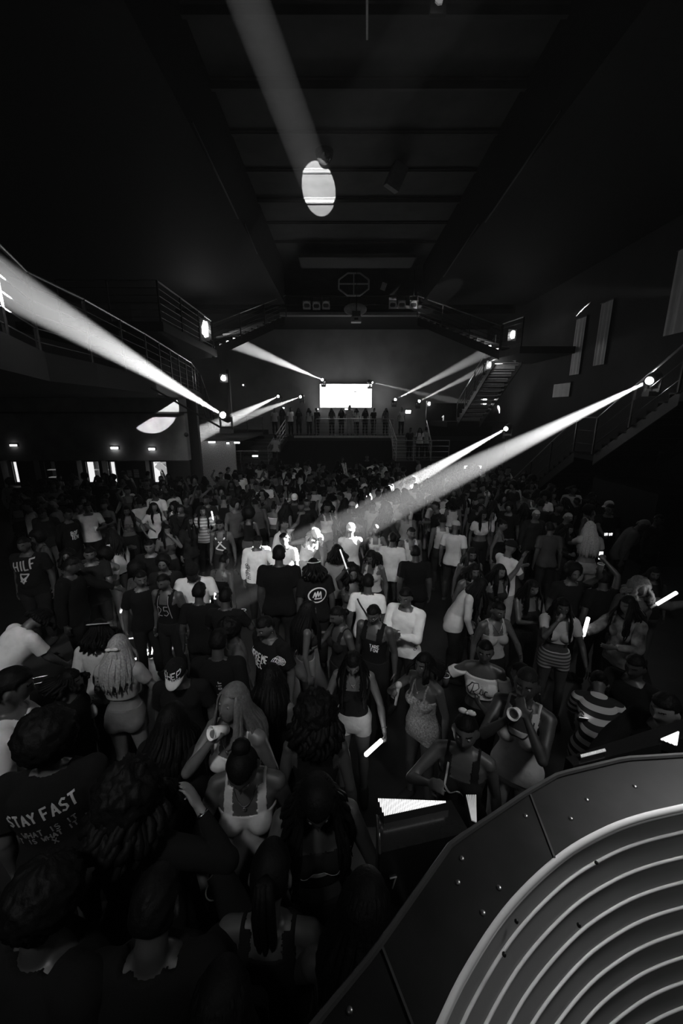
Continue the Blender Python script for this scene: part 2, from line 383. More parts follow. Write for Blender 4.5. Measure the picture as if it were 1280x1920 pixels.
def garment(b, kind):
    """a shell of cloth grown outward from the part of the body it covers"""
    if kind in b['G']: return b['G'][kind]
    tg, t, U, V, Q, N = b['tag'], b['t'], b['U'], b['V'], b['Q'], b['N']
    ax = np.abs(U[:, 0]); fr = U[:, 1] < 0; z = U[:, 2]
    arm = (tg == 'arm1') | (tg == 'arm-1'); fore = (tg == 'fore1') | (tg == 'fore-1'); hand = (tg == 'hand1') | (tg == 'hand-1')
    trunk = (tg == 'torso') | (tg == 'pelvis') | (tg == 'clav') | (tg == 'leg')
    sel = np.zeros(len(V), bool); off = np.full(len(V), .014); sit = 6; fold = .006
    nk = (z > 1.462) & (ax < .085) & (U[:, 1] < .03) | (tg == 'neck') & (z > 1.47) | (z > 1.50)
    if kind in ('t_shirt', 'long_sleeve_shirt', 'jacket'):
        hem = .86 if kind != 'jacket' else .84
        sel = ((trunk & (z > hem)) | arm & (t < .72) | ((arm | fore) & (kind != 't_shirt'))) & ~nk
        off = off + .012 * np.clip((1.25 - z) / .3, 0, 1) * trunk + .010 * arm * t
        if kind == 't_shirt': off = off + .008 * (arm * t)
        if kind == 'jacket': off = off + .014; fold = .011
        sit = 10
    elif kind == 'crop_top':
        sel = ((trunk & (z > 1.17)) | arm & (t < .6)) & ~nk; off = off + .006
    elif kind == 'off_shoulder_top':
        sel = (trunk & (z > 1.15) & (z < 1.385)) | arm & (t < .7) & (z < 1.385); off = off + .010
    elif kind in ('tank_top', 'bodysuit', 'vest'):
        cut = 1.335; hem = .9 if kind != 'vest' else .98
        strap = (ax > .055) & (ax < (.112 if kind != 'vest' else .135)) & (z < 1.50)
        body_ = (z < cut) & (ax < .2)
        sel = trunk & (z > hem) & (body_ | strap) & ~nk & ~(tg == 'leg') | (trunk & (z > 1.31) & ~fr & (ax < .10) & (z < 1.43))
        if kind == 'bodysuit': sel |= trunk & (z > .83) & (z < 1.0)
        off = np.full(len(V), .008); fold = .002; sit = 3
    elif kind == 'tube_top':
        sel = trunk & (z > 1.12) & (z < 1.34); off[:] = .008; fold = .002; sit = 3
    elif kind in ('strap_dress', 'skirt', 'trousers', 'shorts', 'leggings'):
        if kind == 'strap_dress':
            sel = trunk & (z > .83) & ((z < 1.32) | ((ax > .06) & (ax < .085) & (z < 1.49))) & ~nk; off[:] = .010; fold = .003
        elif kind == 'skirt': sel = trunk & (z > .80) & (z < 1.06); off[:] = .014
        else:
            hem = dict(trousers=.1, shorts=.52, leggings=.12)[kind]
            sel = ((tg == 'pelvis') | (tg == 'leg') | (tg == 'shin') | ((tg == 'torso') & (V[:, 2] < 1.1))) & (V[:, 2] > hem) & (z < 1.04)
            off[:] = .016 if kind != 'leggings' else .006; off += .012 * (tg == 'shin') * (kind == 'trousers')
            fold = .005 if kind != 'leggings' else .0
    elif kind == 'shoes':
        sel = (tg == 'foot') | ((tg == 'shin') & (V[:, 2] < .09)); off[:] = .010; fold = 0; sit = 2
    fs = sel[Q].all(1)
    Qs = Q[fs]
    if len(Qs) == 0: b['G'][kind] = None; return None
    used = np.unique(Qs); idx = np.full(len(V), -1); idx[used] = np.arange(len(used)); q = idx[Qs]
    p0 = V[used]; nn = N[used]; of = off[used]
    of = of + fold * wav(U[used] * np.array([1, 1, 1.0]), 26, hash(kind) % 7) * (1 + .6 * (arm | fore)[used])
    p = p0 + nn * of[:, None]
    e0 = np.concatenate([q[:, i] for i in range(4)]); e1 = np.concatenate([q[:, (i + 1) % 4] for i in range(4)])
    cnt = np.bincount(np.concatenate([e0, e1]), minlength=len(p)).astype(float)[:, None]
    for _ in range(sit):
        a = np.zeros_like(p); np.add.at(a, e0, p[e1]); np.add.at(a, e1, p[e0]); p = p * .4 + .6 * a / cnt
        d = ((p - p0) * nn).sum(1); lack = np.maximum(.45 * of - d, 0); p = p + nn * lack[:, None]
    # turned-in edge so that the cloth has thickness
    ek = np.sort(np.stack([e0, e1], 1), 1); key = ek[:, 0].astype(np.int64) * len(p) + ek[:, 1]
    u_, first, c_ = np.unique(key, return_index=True, return_counts=True); bd = first[c_ == 1]
    be0, be1 = e0[bd], e1[bd]; bv = np.unique(np.concatenate([be0, be1])); bidx = np.full(len(p), -1); bidx[bv] = np.arange(len(bv)) + len(p)
    P2 = np.concatenate([p, p0[bv] + nn[bv] * .001]); rim = np.stack([be1, be0, bidx[be0], bidx[be1]], 1)
    allq = np.concatenate([q, rim]); me = mesh(kind, P2, allq, cloth(.1))
    b['G'][kind] = me
    GSTORE[me.name] = (P2, allq)
    return me
GSTORE = {}

def hair_mesh(b, style, seed=0):
    key = ('hair', style, seed % 3 if b['lod'] != 'near' else seed)
    if key in b['G']: return b['G'][key]
    r = random.Random(seed * 17 + len(style)); C, R = b['C'], b['Rh']; HL, V, Q, N = b['HL'], b['V'], b['Q'], b['N']
    L = lambda x, y, z: C + R @ Vector((x, y, z))
    lx, ly, lz = HL[:, 0], HL[:, 1], HL[:, 2]
    line = np.where(ly < -.02, .052 - (ly + .02) * .15, np.where(ly < .03, .02, -.045))
    sel = (b['tag'] == 'head') & (lz > line) & (np.linalg.norm(HL, axis=1) < .14)
    sel &= ~((np.abs(lx) > .069) & (lz < .03) & (np.abs(ly - .012) < .03))
    def shell(off, amp=0, sc=60, extra=None):
        Qs = Q[sel[Q].all(1)]; used = np.unique(Qs); ix = np.full(len(V), -1); ix[used] = np.arange(len(used)); q = ix[Qs]
        h = HL[used]; o = off * np.clip((lz[used] - line[used]) / .012, 0, 1) ** .5
        d = h / np.maximum(np.linalg.norm(h, axis=1), 1e-6)[:, None]
        wv = wav(h, sc, seed) * amp
        loc = h + d * (o + wv)[:, None]
        W = loc @ np.array(R).T + np.array(C); return W, q
    Vs, Fs = [], []
    def addm(W, q):
        o = len(Vs); Vs.extend(W.tolist()); Fs.extend((q + o).tolist())
    mb = MB()
    lod = b['lod']; nst = dict(near=1.0, mid=.55, far=.35, tiny=.2)[lod]
    def strands(n, rad, length, wave=.01, tipr=.3, front=True, seg=9, back=0.0, flat=(1, .45), spread=1.0):
        n = int(n * nst); rad = rad / (nst ** .45)
        for i in range(n):
            az = (i + r.random() * .6) / n * 2 * math.pi
            if not front and abs((az - 1.5 * math.pi)) < .75: continue
            el = r.uniform(.35, 1.15); ln = length * r.uniform(.85, 1.05)
            if abs(az - 1.5 * math.pi) < .95: az = 1.5 * math.pi + (r.uniform(.95, 1.35) if az > 1.5 * math.pi else -r.uniform(.95, 1.35))      # parted over the brow
            if abs(az - 1.5 * math.pi) < 1.4: el = min(el, .8)
            ca, sa = math.cos(az), math.sin(az); pts = []; ph = r.random() * 6
            top = L(.074 * math.cos(el) * ca, .094 * math.cos(el) * sa, .116 * math.sin(el) + .004)
            e0, e1 = L(.086 * ca, .104 * sa, .02), None
            pts.append(top); pts.append(L(.084 * math.cos(el * .5) * ca, .103 * math.cos(el * .5) * sa, .116 * math.sin(el * .5) + .008)); pts.append(e0)
            d0 = Vector(e0); out = (R @ Vector((ca, sa * 1.1, 0))); out.z = 0
            for s_ in range(1, seg):
                f = s_ / (seg - 1); p = d0 + Vector((0, 0, -ln * f))
                drape = (.020 * sm(f * 2) * spread + (.045 if sa > -.2 else .012) * sm(f * 1.6))
                p += out * drape + b['Rf'] @ Vector((0, .05 * sm(f * 2) * (1 if sa > -.3 else -.8) + back * f, 0))
                p += Vector((math.sin(ph + f * 9), math.cos(ph * 1.3 + f * 8), 0)) * wave * min(1, f * 3)
                pts.append(p)
            k = len(pts); rr = [rad * (.7 + .5 * min(1, j / 3)) * (1 if j < k - 3 else 1 - (1 - tipr) * (j - k + 4) / 3.0) for j in range(k)]
            mb.tube(pts, rr, 6, flat, up=(-sa, ca, .01) if flat != (1, 1) else None)
    if style == 'buzz': W, q = shell(.004, .001); addm(W, q)
    elif style == 'short': W, q = shell(.013, .003, 140); addm(W, q)
    elif style == 'fade': W, q = shell(.02, .004, 110); addm(W, q)
    elif style == 'wrap': W, q = shell(.012, .002, 40); addm(W, q); mb.ball(L(0, .10, -.02), (.03, .02, .04), 8, R)
    elif style in ('afro', 'big_afro', 'curly'):
        ar = dict(afro=(.115, .125, .12), big_afro=(.15, .155, .15), curly=(.13, .14, .145))[style]
        dn = 64 if lod == 'near' else 28 if lod != 'tiny' else 14
        c0 = Vector((0, .03, .045 if style != 'curly' else .005)); tmp = MB(); tmp.ball((0, 0, 0), 1.0, dn)
        A = np.array(tmp.V); Rn = np.array(ar); W = A * Rn; fr_ = W[:, 1] < -.02
        nz = np.array([noise.noise(Vector(a) * 5 + Vector((seed, 0, 0))) for a in A.tolist()]) + .6 * np.array([noise.noise(Vector(a) * 13 + Vector((seed, 9, 0))) for a in A.tolist()])
        nz = nz + .45 * np.array([noise.noise(Vector(a) * 30) for a in A.tolist()]); W = W * (1 + nz[:, None] * (.10 if style != 'curly' else .16)) + np.array(c0)
        face = (W[:, 1] < -.055) & (W[:, 2] < .085); W[face, 1] = -.055 + (W[face, 1] + .055) * .1
        W = W @ np.array(R).T + np.array(C); mb.V += [tuple(x) for x in W.tolist()]; mb.F += tmp.F
        if style == 'curly': strands(60, .016, .20, .022, .6, front=False, flat=(1, 1))
    elif style == 'long': W, q = shell(.012, .001, 30); addm(W, q); strands(110, .0125, .34, .004)
    elif style == 'very_long': W, q = shell(.012, .001, 30); addm(W, q); strands(120, .013, .50, .004)
    elif style == 'wavy': W, q = shell(.014, .002, 30); addm(W, q); strands(110, .014, .40, .014, spread=1.4)
    elif style == 'bob': W, q = shell(.013, .001, 30); addm(W, q); strands(90, .014, .12, .003, .8)
    elif style == 'braids': W, q = shell(.010, .002, 160); addm(W, q); strands(64, .0085, .40, .008, .7, flat=(1, 1))
    elif style == 'dreads': W, q = shell(.012, .003, 120); addm(W, q); strands(46, .0125, .17, .014, .8, flat=(1, 1), spread=1.6)
    elif style == 'short_dreads': W, q = shell(.014, .004, 120); addm(W, q); strands(44, .012, .07, .014, .8, flat=(1, 1), spread=1.2, front=False)
    elif style == 'bun': W, q = shell(.008, .001, 60); addm(W, q); mb.ball(L(0, .07, .10), (.048, .045, .042), 14, R)
    elif style == 'low_bun': W, q = shell(.008, .001, 60); addm(W, q); mb.ball(L(0, .115, -.01), (.042, .035, .04), 14, R)
    elif style == 'ponytail':
        W, q = shell(.009, .001, 60); addm(W, q); bk = R @ Vector((0, 1, 0)); p0 = L(0, .095, .05)
        for i in range(int(14 * nst) + 3):
            a = r.random() * 6.28; o = Vector((math.cos(a), math.sin(a) * .5, 0)) * .02
            mb.tube([p0, p0 + bk * .05 + o + Vector((0, 0, .01)), p0 + bk * .08 + o * 1.5 - Vector((0, 0, .12)), p0 + bk * .07 + o * 1.6 - Vector((0, 0, .26)), p0 + bk * .06 + o - Vector((0, 0, .38))], [.01, .016, .016, .013, .004], 6)
    elif style == 'half_up':
        W, q = shell(.012, .001, 30); addm(W, q); strands(110, .0125, .36, .004)
        p0 = L(0, .105, .03)
        for i in range(14):
            o = (R @ Vector(((i - 6.5) * .006, 0, 0)))
            mb.tube([p0, p0 + o + Vector((0, 0, -.06)) + R @ Vector((0, .03, 0)), p0 + o * 1.3 + Vector((0, 0, -.2)) + R @ Vector((0, .055, 0)), p0 + o + Vector((0, 0, -.32)) + R @ Vector((0, .06, 0))], [.006, .010, .010, .003], 6)
    elif style == 'topknot': W, q = shell(.009, .002, 90); addm(W, q); mb.ball(L(0, .02, .145), (.045, .045, .04), 12, R)
    o = len(Vs); Vs.extend(mb.V); Fs.extend([tuple(i + o for i in f) for f in mb.F])
    me = mesh('hair', Vs, Fs, hairm(.012)) if Vs else None
    b['G'][key] = me
    return me
def cap_mesh(b, back=False, n=24):
    C, R = b['C'], b['Rh']; mb = MB(); V = []; k = 9
    s = -1 if not back else 1
    for i in range(k):
        a = math.pi / 2 * i / (k - 1)
        for j in range(n):
            t = 2 * math.pi * j / n
            V.append(C + R @ Vector((.089 * math.cos(a) ** .8 * math.cos(t), .110 * math.cos(a) ** .8 * math.sin(t) + .004, .040 + .098 * math.sin(a))))
    mb.add(V, [(i * n + j, i * n + (j + 1) % n, (i + 1) * n + (j + 1) % n, (i + 1) * n + j) for i in range(k - 1) for j in range(n)] + [tuple(range((k - 1) * n, k * n)), tuple(range(n - 1, -1, -1))])
    mb.ball(C + R @ Vector((0, .004, .139)), (.009, .009, .006), 8, R)
    crown = mb.me('crown', smooth=True)
    vb = MB(); V = []; m = 13
    for zz in (0, -.007):
        for rr in (0, .5, 1):
            for j in range(m):
                t = math.pi * (.04 + .92 * j / (m - 1)); x = .086 * math.cos(t); y = .100 * math.sin(t)
                V.append(C + R @ Vector((x * (1 - .12 * rr), s * (y + rr * .078 * math.sin(t) ** .6) + .004, .047 + zz - .020 * rr - .12 * rr * x * x * 40 * .12)))
    F_ = []
    for l in (0, 1):
        for r_ in (0, 1):
            for j in range(m - 1):
                a = l * 3 * m + r_ * m + j; f = (a, a + 1, a + m + 1, a + m); F_.append(f if l == 0 else f[::-1])
    for j in range(m - 1): a = 2 * m + j; F_.append((a, a + 1, a + 3 * m + 1, a + 3 * m))
    vb.add(V, F_)
    return crown, vb.me('visor', smooth=True)

# lettering drawn with strokes and laid onto the cloth
GL = {'A': '0,0 .5,1.4 1,0|.2,.5 .8,.5', 'B': '0,0 0,1.4 .7,1.3 .75,.85 0,.75 .85,.6 .85,.1 0,0', 'C': '1,1.2 .5,1.4 .05,.9 .05,.4 .5,0 1,.2', 'D': '0,0 0,1.4 .6,1.3 .95,.7 .6,.05 0,0', 'E': '.9,1.4 0,1.4 0,0 .9,0|0,.72 .7,.72',
      'F': '.9,1.4 0,1.4 0,0|0,.75 .7,.75', 'G': '1,1.2 .5,1.4 .05,.9 .05,.4 .5,0 .95,.2 .95,.65 .6,.65', 'H': '0,0 0,1.4|1,0 1,1.4|0,.7 1,.7', 'I': '.5,0 .5,1.4', 'L': '0,1.4 0,0 .85,0', 'M': '0,0 .1,1.4 .5,.6 .9,1.4 1,0', 'N': '0,0 0,1.4 1,0 1,1.4',
      'O': '.5,0 .05,.4 .05,1 .5,1.4 .95,1 .95,.4 .5,0', 'P': '0,0 0,1.4 .8,1.3 .85,.85 .7,.65 0,.6', 'R': '0,0 0,1.4 .8,1.3 .85,.9 .6,.7 0,.65 .95,0', 'S': '.95,1.25 .5,1.4 .1,1.1 .2,.8 .8,.6 .9,.25 .5,0 .05,.15', 'T': '.5,0 .5,1.4|0,1.4 1,1.4',
      'U': '0,1.4 0,.4 .5,0 1,.4 1,1.4', 'V': '0,1.4 .5,0 1,1.4', 'W': '0,1.4 .25,0 .5,.9 .75,0 1,1.4', 'X': '0,0 1,1.4|0,1.4 1,0', 'Y': '0,1.4 .5,.7 1,1.4|.5,.7 .5,0', '2': '.05,1.1 .5,1.4 .95,1 .8,.7 .05,0 1,0', '5': '.9,1.4 .15,1.4 .1,.8 .7,.85 .95,.4 .5,0 .05,.15',
      '7': '.05,1.4 .95,1.4 .45,0', '1': '.2,1.1 .55,1.4 .55,0|.15,0 .95,0', 'a': '.8,.8 .3,.9 .1,.45 .3,0 .8,.2|.85,.9 .85,0', 'f': '.8,1.35 .5,1.4 .4,1 .4,0|.1,.85 .8,.85', 'i': '.5,0 .5,.85|.5,1.15 .5,1.25', 'o': '.5,0 .15,.3 .15,.6 .5,.9 .85,.6 .85,.3 .5,0', 'r': '.2,0 .2,.9|.2,.6 .5,.9 .85,.8', 'h': '.1,0 .1,1.4|.1,.6 .5,.9 .85,.6 .85,0',
      '3': '.1,1.2 .5,1.4 .9,1.1 .6,.75 .95,.4 .5,0 .05,.2'}
def strokes(text, size, width=.75):
    out = []; x = 0
    for ch in text:
        if ch in GL:
            for s in GL[ch].split('|'): out.append([(x + float(a.split(',')[0]) * size * width, float(a.split(',')[1]) * size) for a in s.split()])
        x += size * width * (1.35 if ch != 'I' else 1.2)
    W = x; return [[(a - W / 2, c) for a, c in l] for l in out], W
def ribbon_on(bvh, lines, place, ray_dir, half, eps=.004, step=.009):
    """flat strokes laid on the cloth: place(u, v) gives a point outside it, ray_dir points inwards"""
    mb = MB(); rd = Vector(ray_dir).normalized()
    for ln in lines:
        pts = []
        for (a, b_) in zip(ln, ln[1:]):
            a = Vector(a); b_ = Vector(b_); k = max(1, int((b_ - a).length / step))
            for i in range(k): pts.append(a.lerp(b_, i / k))
        pts.append(Vector(ln[-1])); E = []
        for i, p in enumerate(pts):
            d = pts[min(i + 1, len(pts) - 1)] - pts[max(i - 1, 0)]
            if d.length < 1e-9: d = Vector((1, 0))
            d.normalize(); nn = Vector((-d.y, d.x)) * half; row = []
            for q in (p + nn, p - nn):
                o = place(q.x, q.y); h, no, _, dist = bvh.ray_cast(o, rd)
                row.append(None if h is None or dist > .6 else h - rd * eps)
            E.append(row)
        for a, b_ in zip(E, E[1:]):
            if None in a or None in b_: continue
            if (a[0] - b_[0]).length > .05: continue
            th = rd * .0025; mb.add([a[0], a[1], b_[1], b_[0], a[0] + th, a[1] + th, b_[1] + th, b_[0] + th], [(0, 1, 2, 3), (7, 6, 5, 4), (0, 4, 5, 1), (2, 6, 7, 3), (1, 5, 6, 2), (3, 7, 4, 0)])
    return mb
def print_on(person, b, g, lines, at=(0, 1.30), side='front', half=.006, m=None, name='lettering', rot=0, shear=0):
    """print strokes on the chest or back of a worn garment g (its mesh)"""
    P2, q = GSTORE[g.name]; bvh = BVHTree.FromPolygons(P2.tolist(), q.tolist())
    Rf = b['Rf']; T = b['T']; s = -1 if side == 'front' else 1; c, sn = math.cos(rot), math.sin(rot)
    base = T((0, 0, 1.25)); UPc = PIV + Vector((0, math.radians(b['key'][1]) * .10, 0))
    def place(u, v):
        u = u + shear * v; u2, v2 = c * u - sn * v, sn * u + c * v
        x = (at[0] + u2) if side == 'front' else (at[0] - u2)
        return UPc + Rf @ (Vector((x, s * .5, at[1] + v2)) - PIV)
    mb = ribbon_on(bvh, lines, place, Rf @ Vector((0, -s, 0)), half)
    if not mb.V: return None
    return mb.build(name, m or M_WHITE, person)
def circle_line(cx, cy, rx, ry, n=28, a0=0, a1=2 * math.pi): return [(cx + rx * math.cos(a0 + (a1 - a0) * i / n), cy + ry * math.sin(a0 + (a1 - a0) * i / n)) for i in range(n + 1)]

def setm(o, i, m):
    if len(o.material_slots) > i: o.material_slots[i].link = 'OBJECT'; o.material_slots[i].material = m
GNAME = dict(vest='vest', leggings='leggings', strap_dress='dress')
def person(x, y, face, label, z=0, scale=1.0, skin=.09, hair='short', hairv=.012, top=('t_shirt', .05), bottom=('trousers', .04), cap=None, eyes=False, seed=0, group=None, shoes=.05, **pose):
    """face: degrees, 0 looks towards the stage and the camera, +90 to the picture's right"""
    b = body(**pose)
    o = link('person', b['me']); o.location = (x, y, z); o.rotation_euler = (0, 0, math.radians(face)); o.scale = (scale,) * 3
    tag(o, label, 'person', group)
    setm(o, 0, skinm(skin)); setm(o, 1, skinm(max(.01, round(skin * .6, 2)))); setm(o, 2, hairm(hairv))
    kids = {}
    for gk in (top, bottom, ('shoes', shoes)):
        if not gk: continue
        me = garment(b, gk[0])
        if me is None: continue
        c = link(GNAME.get(gk[0], gk[0]), me, None, o); setm(c, 0, gk[1] if not isinstance(gk[1], (int, float)) else cloth(gk[1])); kids[gk[0]] = (c, me)
    if hair and hair != 'bald':
        me = hair_mesh(b, hair, seed)
        if me: c = link('hair' if hair != 'wrap' else 'head_wrap', me, None, o); setm(c, 0, hairm(hairv) if hair != 'wrap' else cloth(hairv)); kids['hair'] = (c, me)
    if cap:
        ck = ('cap', cap[1] == 'back')
        if ck not in b['G']: b['G'][ck] = cap_mesh(b, cap[1] == 'back')
        cr, vi = b['G'][ck]
        c = link('cap', cr, None, o); v = link('visor', vi, None, c)
        if not cr.materials: cr.materials.append(cloth(.1)); vi.materials.append(cloth(.1))
        setm(c, 0, cloth(cap[0])); setm(v, 0, cloth(cap[2] if len(cap) > 2 else cap[0])); kids['cap'] = (c, cr)
    if eyes:
        if 'eye' not in b['G']:
            ms = []
            for sx in (-1, 1):
                e = MB(); c0 = b['C'] + b['Rh'] @ Vector((sx * .030, -.0735, .011)); e.ball(c0, .0112, 12)
                e2 = MB(); e2.ball(c0 + b['Rh'] @ Vector((0, -.0062, -.001)), .0062, 10)
                ms.append((e.me('eye', M_EYE, True), e2.me('iris', M_PLASTIC, True)))
            b['G']['eye'] = ms
        for m1, m2 in b['G']['eye']: e = link('eye', m1, None, o); link('iris', m2, None, e)
    o.name = 'person'
    PEOPLE.append(dict(o=o, b=b, kids=kids, x=x, y=y))
    return o, b, kids
PEOPLE = []
M_EYE = mat('eye_white', .2, .35)
def grip_world(o, b, sd):
    M = Matrix.Translation(o.location) @ o.rotation_euler.to_matrix().to_4x4() @ Matrix.Scale(o.scale[0], 4)
    g = b['grips'][sd]; R3 = M.to_3x3().normalized()
    return M @ g[0], R3 @ g[1], R3 @ g[2], R3 @ g[3]
# ---------------------------------------------------------------- the hall
XL, XR, YB, YF, ZC = -13.5, 9.5, 28.0, -3.0, 11.0
def sbox(name, lo, hi, m):
    lo, hi = Vector(lo), Vector(hi); mb = MB(); mb.box((lo + hi) / 2, hi - lo); return struct(mb.build(name, m))
M_FLOOR = mat('worn_dark_floor', .012, .5, noise_amt=.5, nscale=3)
M_CEIL = mat('dark_ceiling_paint', .05, .8, noise_amt=.25, nscale=1.5)
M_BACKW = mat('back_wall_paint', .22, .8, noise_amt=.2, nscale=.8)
sbox('floor', (XL - .3, YF, -.2), (XR + .3, YB + .3, 0), M_FLOOR)
sbox('ceiling', (XL - .3, YF, ZC), (XR + .3, YB + .3, ZC + .3), M_CEIL)
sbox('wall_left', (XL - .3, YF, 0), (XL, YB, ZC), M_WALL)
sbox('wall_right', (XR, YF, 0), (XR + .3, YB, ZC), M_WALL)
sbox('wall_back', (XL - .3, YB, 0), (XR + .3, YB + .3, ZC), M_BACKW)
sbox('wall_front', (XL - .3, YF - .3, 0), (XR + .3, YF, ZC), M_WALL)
# lowered side ceilings leave a trough over the middle; its cheeks lean with thin metal edges
sbox('ceiling_left', (XL, YF, 9.2), (-2.9, 22.5, ZC - .004), M_BLACK)
sbox('ceiling_right', (4.1, YF, 9.2), (XR, 22.5, ZC - .004), M_BLACK)
for i, D in enumerate((5.6, 7.4, 9.2, 10.9, 12.6, 14.3, 16.0, 17.8, 19.6)):
    mb = MB(); h = .16 if D < 12 else .10 if 15 < D < 17 else .04; mb.box((.6, D, ZC - h / 2 - .03), (7.0, .09, h)); mb.box((.6, D, ZC - .025), (7.0, .22, .035))
    struct(mb.build('ceiling_beam', M_CEIL))
mb = MB(); mb.box((.7, 20.6, 10.55), (5.2, 1.4, .12)); struct(mb.build('ceiling_panel', mat('ceiling_panel_paint', .06, .8)))
for x, y0, y1 in ((-2.885, 9.3, 12.8), (-2.886, 13.6, 15.4), (4.085, 9.0, 13.0), (4.084, 13.6, 17.8)):
    mb = MB(); mb.bar((x, y0, 9.3), (x, y1, 9.1), .03)
    tag(mb.build('conduit', M_METAL), 'thin metal conduit pipe along the %s edge of the ceiling trough, %s' % ('left' if x < 0 else 'right', {-2.885: 'longer of two', -2.886: 'shorter of two', 4.085: 'nearer one', 4.084: 'farther one'}[x]), 'pipe')

# --- railings
def railing(pts, label, h=1.05, bars=5, post=1.4, m=None, w=.045, cat='railing', group=None, drop=0):
    m = m or M_METAL; pts = [Vector(p) for p in pts]; r = empty('railing', pts[0]); tag(r, label, cat, group)
    def child(mb, name, mm): mb.V = [tuple(Vector(v) - pts[0]) for v in mb.V]; return mb.build(name, mm, r)
    mb = MB(); up = Vector((0, 0, h)); mb.tube([p + up for p in pts], .026, 8); child(mb, 'handrail', M_RAIL)
    for k in range(bars):
        z = Vector((0, 0, h * (k + .7) / (bars + .7))); mb = MB(); mb.tube([p + z for p in pts], .010, 6); child(mb, 'rail_bar', m)
    for a, b in zip(pts, pts[1:]):
        n = max(1, round((b - a).length / post))
        for i in range(n + (b == pts[-1])):
            p = a.lerp(b, i / n); mb = MB(); mb.box(p + Vector((0, 0, h / 2)), (w, w, h)); child(mb, 'post', m)
    return r
def slab(name, poly, z0, z1, m):
    mb = MB(); mb.prism([(x, y, z0) for x, y in poly], (0, 0, z1 - z0)); return struct(mb.build(name, m))
# --- left mezzanine: floor 4.8 m up, edge bending away
EDGE = [(-3.5, 4.0), (-4.6, 6.6), (-4.7, 8.1), (-5.2, 11.5), (-5.7, 14.3), (-6.4, 18.2), (-7.6, 22.6)]
slab('mezzanine_floor_left', [(XL, 4.0)] + EDGE + [(XL, 22.6)], 4.35, 4.78, M_BLACK)
railing([(x - .08, y, 4.80) for x, y in EDGE[:]], 'grey steel railing of the left upper balcony above the bar', 1.1, 5, 1.5)
# short flight of steps from the mezzanine to the lower side gallery
def stairs(name, a, b, width, n, m, label, side=None, stringer=.28):
    """a flight from a (low) to b (high); side = horizontal unit across the flight"""
    a, b = Vector(a), Vector(b); d = b - a; fl = Vector((d.x, d.y, 0)); L = fl.length; f = fl.normalized(); s = Vector((-f.y, f.x, 0)) if side is None else Vector(side)
    r = empty(name, a); tag(r, label, 'stairs'); R = Matrix((s, f, Vector((0, 0, 1)))).transposed()
    for i in range(n):
        c = Vector((0, 0, 0)) + s * (width / 2) + f * (L * (i + .5) / n) + Vector((0, 0, d.z * (i + 1) / n - .02))
        mb = MB(); mb.box(c, (width, L / n + .03, .04), R); mb.box(c + Vector((0, 0, -.09)) - f * (L / n / 2 - .01), (width, .02, .14), R); mb.build('step', m, r)
    for q in (0, 1):
        mb = MB(); o = s * (width * q); mb.prism([o + Vector((0, 0, -stringer)), o + d + Vector((0, 0, -stringer)), o + d + Vector((0, 0, .04)), o + Vector((0, 0, .04))], s * .04); mb.build('stringer', M_METAL, r)
    return r
M_STEP = mat('steel_tread', .12, .45, .5)
stairs('staircase', (-8.0, 25.0, 2.75), (-7.7, 22.6, 4.78), 1.3, 10, M_STEP, 'short steel steps from the left balcony down to the side gallery', side=(-1, 0, 0))
railing([(-7.62, 22.65, 4.8), (-7.75, 24.9, 2.8)], 'sloping handrail at the far end of the left balcony', 1.0, 4, 1.0)
slab('gallery_floor_left', [(XL, 22.6), (-7.6, 22.6), (-7.6, 23.5), (-4.6, 25.6), (XL, 25.6)], 2.45, 2.75, M_BLACK)
railing([(-7.4, 23.6, 2.75), (-4.9, 25.4, 2.6)], 'low steel railing of the side gallery left of the back balcony', .95, 4, 1.0)
# --- back balcony, floor 2.35 m
slab('balcony_floor_back', [(-13.4, 25.6), (9.4, 25.6), (9.4, 27.98), (-13.4, 27.98)], 2.05, 2.35, M_WALL)
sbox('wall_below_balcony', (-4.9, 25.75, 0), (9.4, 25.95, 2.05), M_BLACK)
mb = MB(); mb.box((0.5, 25.58, 2.30), (7.0, .05, .12)); struct(mb.build('trim_1', mat('pale_edge', .3, .5)))
railing([(-1.6, 25.65, 2.35), (3.3, 25.65, 2.35)], 'steel railing along the back balcony under the bright screen', 1.05, 5, 1.22, M_RAIL, .03)
stairs('staircase', (-4.2, 22.9, 0.9), (-3.4, 25.5, 2.35), 1.9, 8, M_STEP, 'dark steel stairs up to the left end of the back balcony')
stairs('staircase', (4.9, 23.0, 1.25), (5.1, 25.5, 2.35), 1.9, 7, M_STEP, 'steel stairs up to the right end of the back balcony', side=(-1, 0, 0))
slab('landing_floor_left', [(-6.2, 20.4), (-3.2, 20.4), (-3.0, 22.9), (-6.2, 22.9)], .55, .9, M_BLACK)
slab('landing_floor_right', [(2.9, 21.6), (5.9, 21.6), (5.9, 23.0), (2.9, 23.0)], .9, 1.25, M_BLACK)
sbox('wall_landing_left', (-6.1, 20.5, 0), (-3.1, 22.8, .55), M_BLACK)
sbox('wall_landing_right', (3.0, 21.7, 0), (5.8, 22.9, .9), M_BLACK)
railing([(2.95, 21.66, 1.25), (5.8, 21.66, 1.25)], 'steel railing of the small landing right of the back balcony', 1.1, 3, .95, M_RAIL, .03)
railing([(3.15, 23.0, 1.25), (3.0, 25.5, 2.35)], 'sloping handrail on the left side of the right landing stairs', 1.0, 3, 1.2, M_RAIL, .03)
railing([(5.1, 23.0, 1.25), (5.3, 25.5, 2.35)], 'sloping handrail on the right side of the right landing stairs', 1.0, 3, 1.2, M_RAIL, .03)
railing([(-4.2, 22.9, .9), (-3.5, 25.4, 2.35)], 'sloping handrail on the right of the stairs at the left end', 1.0, 3, 1.0, M_RAIL, .03)
